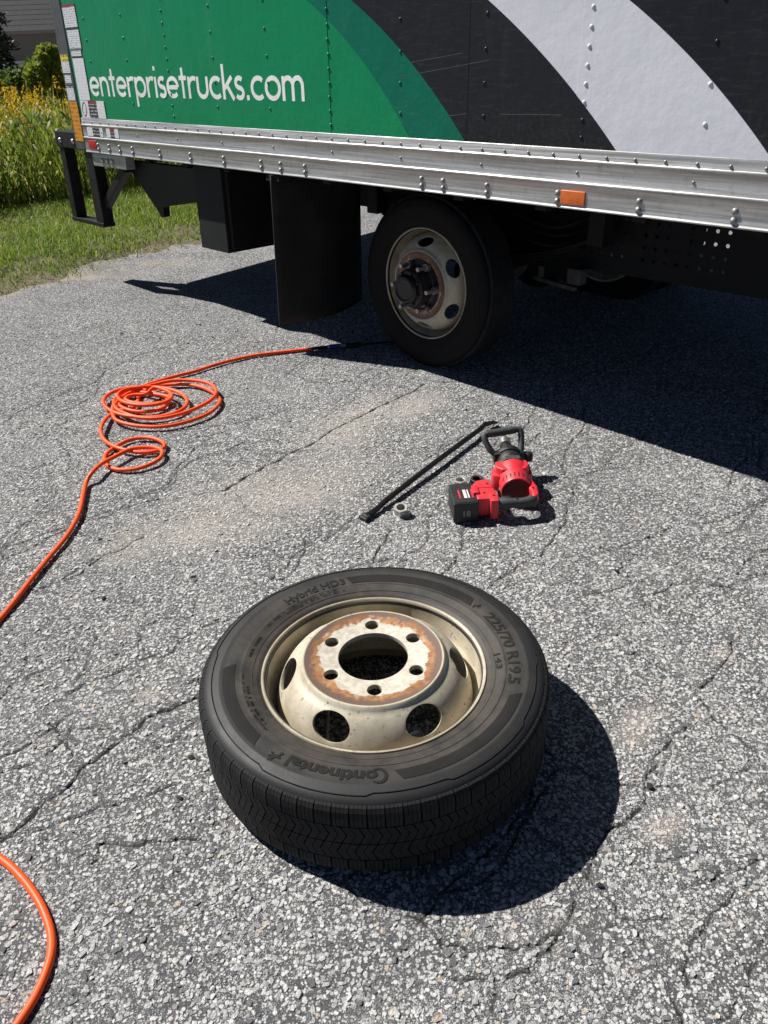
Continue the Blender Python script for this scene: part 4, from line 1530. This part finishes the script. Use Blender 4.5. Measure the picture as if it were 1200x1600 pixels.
# ================================================================== AIR HOSE
simple('orange_hose', (.95, .088, .004), .5, var=.05, scale=20, bump=.06)
simple('blue_anodised', (.015, .06, .32), .3, .5, var=.15)
simple('brass', (.5, .36, .14), .3, .9)
def cp(x, y): return (140 + x * .18333, 580 + y * .18333)
hose_px = []
def hp(pts, z, conv=None):
    for k, p in enumerate(pts):
        q = conv(*p) if conv else p
        zz_ = z if not isinstance(z, (tuple, list)) else z[0] + (z[1] - z[0]) * k / max(1, len(pts) - 1)
        hose_px.append((q[0], q[1], zz_))
def loop(cx, cy, ax, ay, a0, a1, z0, z1, n=14, tilt=0.0):
    pts = []
    for i in range(n):
        a = R(a0 + (a1 - a0) * i / n)
        pts.append((cx + ax * math.cos(a), cy - ay * math.sin(a) + tilt * ax * math.cos(a)))
    hp(pts, (z0, z1), cp)
hp([(487, 545), (450, 549), (400, 555), (350, 566), (305, 580)], .010)
hp([(800, 25), (650, 65), (520, 105)], (.010, .016), cp)
loop(475, 262, 358, 132, 95, 450, .026, .022, 16)
loop(470, 212, 232, 78, 95, 455, .040, .046, 14)
loop(495, 236, 190, 42, 95, 455, .034, .026, 12)
loop(455, 262, 212, 84, 95, 440, .020, .012, 14)
hp([(420, 150), (300, 180), (215, 240), (215, 305), (290, 355), (430, 396), (620, 397), (820, 350), (990, 275), (1072, 205), (1068, 145), (1000, 97), (850, 77), (690, 82)], (.022, .034), cp)
hp([(540, 115), (420, 150), (280, 220), (200, 310), (205, 390), (260, 432), (400, 465), (600, 473), (800, 440), (1000, 368), (1095, 290), (1108, 235), (1050, 180), (940, 132), (790, 112), (600, 122)], (.028, .010), cp)
hp([(480, 150), (420, 220), (400, 290), (330, 325), (250, 335), (185, 365)], (.010, .014), cp)
hp([(120, 430), (95, 510), (130, 590), (220, 645), (340, 680), (450, 692), (560, 682), (628, 655), (634, 615), (560, 577), (450, 567), (340, 585), (250, 628), (170, 680), (130, 730), (138, 785)], (.026, .010), cp)
hp([(170, 815), (250, 840), (380, 835), (500, 800), (590, 750), (622, 695), (590, 660), (500, 648), (380, 658), (300, 685), (200, 735), (100, 790), (25, 860)], (.012, .040), cp)
n0 = len(hose_px)
for k in range(13):     # the upper strand hangs highest half way
    pass
hp([(135, 753), (130, 773), (125, 797), (115, 820), (100, 843), (80, 867), (53, 900), (30, 930), (0, 967)], (.02, .0085))
hp([(-60, 1030), (-140, 1110), (-190, 1200), (-130, 1280), (-55, 1312), (0, 1341), (33, 1370), (60, 1407), (77, 1447), (81, 1480), (74, 1513), (57, 1553), (33, 1592), (-10, 1650), (-70, 1720)], .0085)
pts = catmull([gnd(x, y, z) for x, y, z in hose_px], 6)
hose = empty('air_hose')
hose.location = pts[0]
hl = [p - pts[0] for p in pts]
MB().tube(hl, .0085, 10).build('tube', MATS['orange_hose'], hose, sm=70, fix=False)
e0 = gnd(487, 545, .010)
e1 = gnd(512, 542, .011)
e2 = gnd(540, 540, .012)
e3 = gnd(620, 535, .012)
L_ = lambda p: p - pts[0]
MB().cyl(L_(e0), L_(e1), .0088, 14).build('crimp_sleeve', MATS['black_steel'], hose, sm=40)
MB().cyl(L_(e1), L_(e1.lerp(e2, .12)), .0105, 12).build('ferrule', MATS['steel'], hose, sm=40)
MB().cyl(L_(e1.lerp(e2, .12)), L_(e1.lerp(e2, .72)), .0125, 16).build('coupler', MATS['blue_anodised'], hose, sm=40)
MB().cyl(L_(e1.lerp(e2, .72)), L_(e2), .0085, 6).build('nipple', MATS['steel'], hose, sm=40)
MB().cyl(L_(e2), L_(e2.lerp(e3, .3)), .014, 12).build('swivel_fitting', MATS['black_steel'], hose, sm=40)
MB().tube([L_(p) for p in catmull([e2.lerp(e3, .3), e2.lerp(e3, .7) + Vector((0, .01, 0)), e3, gnd(690, 545, .012)], 6)], .006, 8).build('whip_line', MATS['black_steel'], hose, sm=60)
tag(hose, 'bright orange air hose coiled on the asphalt and running off the frame', 'hose')

# ================================================================== PRY BAR
simple('bar_steel', (.012, .012, .013), .42, .3, var=.3, scale=40, bump=.2)
def pry_bar():
    A, B = gnd(568, 812, .010), gnd(771, 661, .012)
    d = (B - A).normalized()
    nrm = Vector((-d.y, d.x, 0))
    Ln = (B - A).length
    root = empty('pry_bar')
    root.location = A
    P = []
    ctl = [(0, .006, .000), (.035, .000, .004), (.09, -.004, .008), (.16, -.001, .012), (.5, .0, .018), (.86, .0, .018), (.93, .003, .020), (1.0, -.010, .008)]
    for s, o, h in ctl: P.append(d * (Ln * s) + nrm * o + Vector((0, 0, h)))
    P = catmull(P, 6)
    rad = []
    for i in range(len(P)):
        s = i / (len(P) - 1)
        rad.append(.0105 + .004 * math.exp(-((s - .02) / .1) ** 2))
    core = P[4:-6]
    MB().tube(core, rad[4:-6], 8).build('shaft', MATS['bar_steel'], root, sm=40)
    m = MB()
    for a, b, w, h in ((P[0], P[2], .040, .014), (P[2], P[5], .034, .018)): m.bar(a, b + (b - a) * .12, w, h)
    m.build('spoon_end', MATS['bar_steel'], root, bevel=.004, sm=50)
    m = MB()
    for a, b, w, h in ((P[-8], P[-4], .020, .014), (P[-4], P[-1], .024, .008)): m.bar(a, b + (b - a) * .1, w, h)
    m.build('chisel_end', MATS['bar_steel'], root, bevel=.003, sm=50)
    tag(root, 'long black steel pry bar lying beside the red impact wrench', 'pry bar')
pry_bar()

# ================================================================== LUG NUTS
def lug_nut(loc, rot, label, mat):
    root = empty('lug_nut')
    root.location = loc
    root.rotation_euler = rot
    root.scale = (1.3, 1.3, 1.3)
    hexo = [(.0205 * math.cos(R(60 * k)), .0205 * math.sin(R(60 * k))) for k in range(6)]
    m = MB()
    N = 24
    # hexagon with a round bore
    out = []
    for q in range(N):
        a = 2 * PI * q / N
        sec = (a % (PI / 3)) - PI / 6
        rr = .0205 * math.cos(PI / 6) / math.cos(sec)
        out.append((rr * math.cos(a), rr * math.sin(a)))
    H = .027
    V = [(x, y, z) for z in (0, H) for x, y in out] + [(.0115 * math.cos(2 * PI * q / N), .0115 * math.sin(2 * PI * q / N), z) for z in (0, H) for q in range(N)]
    F = []
    for q in range(N):
        r_ = (q + 1) % N
        F += [(q, r_, N + r_, N + q), (N + q, N + r_, 3 * N + r_, 3 * N + q), (3 * N + q, 3 * N + r_, 2 * N + r_, 2 * N + q), (2 * N + q, 2 * N + r_, r_, q)]
    m.add(V, F)
    m.build('nut_body', MATS[mat], root, bevel=.0008, seg=1, sm=25)
    MB().lathe([(.0118, -.001), (.0225, -.001), (.0238, .002), (.0225, .0055), (.0118, .0055)], 28, closed=True).build('washer', MATS[mat], root, sm=40)
    tag(root, label, 'lug nut', 'loose lug nuts on the asphalt')
simple('dark_nut', (.05, .05, .052), .45, .6, var=.3, scale=80)
simple('pale_steel', (.5, .49, .46), .45, .6, var=.25, scale=90, dust=(.25, .2, .15), dust_amt=.4)
lug_nut(gnd(627, 803, .003), (R(14), R(-6), .3), 'steel lug nut on the asphalt beside the pry bar', 'pale_steel')
lug_nut(gnd(719, 762, .003), (0, 0, .5), 'pale steel lug nut standing behind the left corner of the battery', 'pale_steel')
lug_nut(gnd(744, 760, .003), (R(4), R(3), .1), 'dark lug nut behind the battery next to the red handle', 'dark_nut')

# ================================================================== IMPACT WRENCH
simple('red_plastic', (.68, .026, .042), .42, var=.08, scale=25, bump=.12, bscale=300, dust=(.3, .12, .1), dust_amt=.25)
simple('black_plastic', (.016, .016, .017), .5, var=.25, scale=40, bump=.15, bscale=300)
simple('grey_grip', (.045, .048, .047), .62, var=.15, scale=60, bump=.3, bscale=400)
simple('dark_red', (.1, .006, .01), .6)
simple('print_grey', (.3, .3, .3), .5)
simple('logo_white', (.75, .62, .62), .5, var=.1)
def wrench():
    root = empty('impact_wrench')
    root.location = gnd(777, 813)
    root.rotation_euler = (0, 0, R(3))
    root.scale = (.86, .86, .86)
    RP, BP, GG = MATS['red_plastic'], MATS['black_plastic'], MATS['grey_grip']
    # local: x right, y away (towards the nose), z up
    # battery pack
    bat = MB().box(-.178, -.078, -.008, .155, .004, .094).build('battery', BP, root, bevel=.006, seg=3, sm=40)
    MB().box(-.176, -.080, -.002, .149, .0935, .0965).build('battery_cover', BP, bat, bevel=.002)
    for xx, w, mt in ((-.150, .006, 'red_plastic'), (-.098, .006, 'red_plastic'), (-.130, .012, 'logo_white'), (-.113, .005, 'logo_white')):
        MB().box(xx, xx + w, .03, .095, .0964, .0975).build('label_stripe', MATS[mt], bat)
    te = text_mesh('18', .036, .0006, .0002, align='CENTER')
    o = link('lettering', te, MATS['print_grey'], bat)
    o.location = (-.128, -.0085, .034)
    o.rotation_euler = (PI / 2, 0, 0)
        # battery shoe and handle foot
    MB().prism([(-.082, .015), (-.004, .008), (.004, .06), (-.006, .175), (-.060, .165), (-.082, .135)], .018, .098).build('handle_foot', RP, root, bevel=.008, seg=3, sm=40)
    MB().box(-.092, -.066, .050, .110, .066, .108).build('battery_latch', RP, root, bevel=.006, seg=2, sm=40)
    MB().prism([(-.03, -.012), (.002, -.012), (.006, .055), (-.036, .06)], .012, .100).build('foot_heel', RP, root, bevel=.006, seg=2, sm=40)
    # grip
    gp = catmull([(-.004, .018, .070), (.03, .008, .073), (.08, .004, .074), (.125, .010, .073), (.150, .026, .070)], 6)
    MB().tube(gp, [.021 + .002 * math.sin(i * .35) for i in range(len(gp))], 16).build('grip', GG, root, sm=60)
    MB().cyl((.075, .004, .094), (.075, .004, .0985), .004, 10).build('grip_screw', BP, root)
    MB().box(.02, .06, .024, .048, .058, .086).build('trigger', BP, root, bevel=.006, seg=2, sm=40)
    # upper arm of the D handle
    MB().prism([(.120, .195), (.168, .160), (.180, .095), (.172, .030), (.160, .012), (.140, .016), (.146, .062), (.140, .105), (.105, .145)], .046, .096).build('handle_arm', RP, root, bevel=.010, seg=3, sm=45)
    # motor housing
    M = Matrix.Translation((.098, .105, .068)) @ Matrix.Rotation(R(-4), 4, 'Z') @ Matrix.Rotation(-PI / 2 + R(5), 4, 'X')
    MB().lathe([(.058, .0), (.062, .002), (.064, .010), (.065, .06), (.067, .085), (.071, .105), (.071, .135), (.050, .137)], 28, M).build('motor_housing', RP, root, sm=40)
    MB().lathe([(1e-5, .006), (.030, .006), (.052, .002), (.059, .001), (.059, .012), (1e-5, .014)], 24, M).build('shaded_rear_face', MATS['dark_red'], root, sm=40)  # rear face of the housing, its shadow put into the dark red colour
    for k in range(8):
        a = R(35 + k * 15.5)
        p = M @ Vector((.0625 * math.cos(a), -.0625 * math.sin(a), .016))
        q = M @ Vector((.0645 * math.cos(a), -.0645 * math.sin(a), .042))
        MB().bar(p, q, .004, .004).build('vent_slot', MATS['black_plastic'], root)
    # faceted crown where the housing meets the nose
    MB().prism([(.030, .205), (.052, .178), (.080, .170), (.124, .170), (.152, .178), (.170, .205), (.166, .25), (.034, .25)], .085, .134).build('housing_crown', RP, root, bevel=.006, seg=3, sm=45)
    MB().prism([(.014, .190), (.040, .170), (.046, .25), (.020, .25)], .03, .105).build('housing_ear', RP, root, bevel=.008, seg=2, sm=45)
    MB().prism([(.156, .165), (.182, .185), (.180, .25), (.154, .25)], .03, .105).build('housing_ear', RP, root, bevel=.008, seg=2, sm=45)
    # logo: forked lightning on top
    P = [(-.014, .0), (-.004, .030), (.002, .016), (.008, .032), (.019, .034), (.010, .006), (.004, .019), (-.003, .002)]
    m = MB()
    m.prism([(a * 1.2 + .098, b * 1.2 + .186) for a, b in P], .1315, .1342)
    m.build('emblem', MATS['logo_white'], root)
    # grey boot and black gear case
    MB().lathe([(.052, .136), (.0755, .138), (.0775, .152), (.0715, .170), (.058, .176)], 8, M, a0=R(22.5)).build('nose_boot', GG, root, sm=30)
    MB().lathe([(.056, .172), (.060, .18), (.058, .235), (.046, .262), (.038, .285), (.031, .290), (1e-5, .290)], 28, M).build('gear_case', BP, root, sm=40)
    an = MB().lathe([(.024, .285), (.024, .365), (.020, .37), (1e-5, .37)], 20, M).build('anvil_collar', BP, root, sm=40)
    MB().prism([(-.013, -.013), (.013, -.013), (.013, .013), (-.013, .013)], .365, .425, M=M).build('square_drive', MATS['steel'], an, bevel=.002)
    MB().lathe([(.0245, .350), (.028, .352), (.028, .388), (.024, .392), (.014, .392), (.014, .380)], 20, M).build('retaining_ring', MATS['steel'], an, sm=40)
    for sx, sy, sz in ((-.045, .060, .0985), (-.020, .130, .0985), (-.012, .030, .1005), (.158, .075, .0965), (.150, .125, .0965)):
        MB().lathe([(.0058, 0), (.0052, .0016), (.003, .0012), (1e-5, .0006)], 12, Matrix.Translation((sx, sy, sz))).build('screw', MATS['black_plastic'], root, sm=50)
    MB().box(-.078, -.004, .099, .1015, .0975, .0992).build('shell_seam', MATS['dark_red'], root)
    # side handle: clamp and closed loop
    MB().lathe([(.046, .228), (.064, .228), (.066, .240), (.064, .256), (.046, .256)], 20, M, closed=True).build('handle_clamp', BP, root, sm=40)
    MB().box(.045, .178, .318, .356, .085, .132).build('clamp_block', BP, root, bevel=.006, seg=2, sm=40)
    MB().lathe([(1e-5, 0), (.020, 0), (.023, .006), (.023, .03), (.019, .036), (1e-5, .036)], 12, Matrix.Translation((.178, .338, .100)) @ Matrix.Rotation(PI / 2, 4, 'Y')).build('clamp_knob', BP, root, sm=40)
    lp = catmull([(.056, .338, .118), (.030, .352, .142), (.012, .378, .180), (.020, .392, .192), (.085, .398, .197), (.150, .404, .202), (.172, .398, .194), (.172, .372, .156), (.164, .342, .122)], 7)
    MB().tube(lp, .0135, 12).build('side_handle', GG, root, sm=60)
    g2 = catmull([(.026, .394, .194), (.085, .398, .197), (.148, .404, .202)], 6)
    MB().tube(g2, .0175, 14).build('side_grip', GG, root, sm=60)
    tag(root, 'red and black cordless impact wrench with side handle lying on the asphalt', 'impact wrench')
wrench()

# ================================================================== SMALL LITTER
simple('dark_litter', (.02, .018, .016), .9, var=.3)
lit = [(964, 893), (302, 902), (162, 935), (300, 1184), (281, 1248), (1015, 1229), (313, 508), (250, 529), (229, 530), (190, 522), (937, 1384), (1025, 660), (665, 950)]
where = ['near the right of the big tyre', 'left of the big tyre beneath the coiled hose', 'between the hose and the long crack', 'just left of the tyre tread', 'below left of the tyre tread', 'in the crack right of the tyre shadow', 'below the tip of the truck shadow', 'above the hose coil, right of two', 'above the hose coil, left of two', 'left of the specks above the coil', 'below the tyre shadow', 'at the truck shadow edge', 'close to the tyre rim']
for i, ((x, y), wtxt) in enumerate(list(zip(lit, where))[:11]):
    p = gnd(x, y)
    bm = bmesh.new()
    bmesh.ops.create_icosphere(bm, subdivisions=1, radius=1)
    for v in bm.verts: v.co *= 1 + random.uniform(-.3, .3)
    me = bpy.data.meshes.new('pebble')
    bm.to_mesh(me)
    bm.free()
    me.materials.append(MATS['dark_litter'])
    o = link('pebble', me)
    o.location = (p.x, p.y, .003)
    s = random.uniform(.005, .008)
    o.scale = (s * 1.5, s, s * .6)
    o.rotation_euler = (0, 0, random.uniform(0, 3))
    tag(o, 'small dark pebble ' + wtxt, 'pebble', 'dark pebbles on the asphalt')
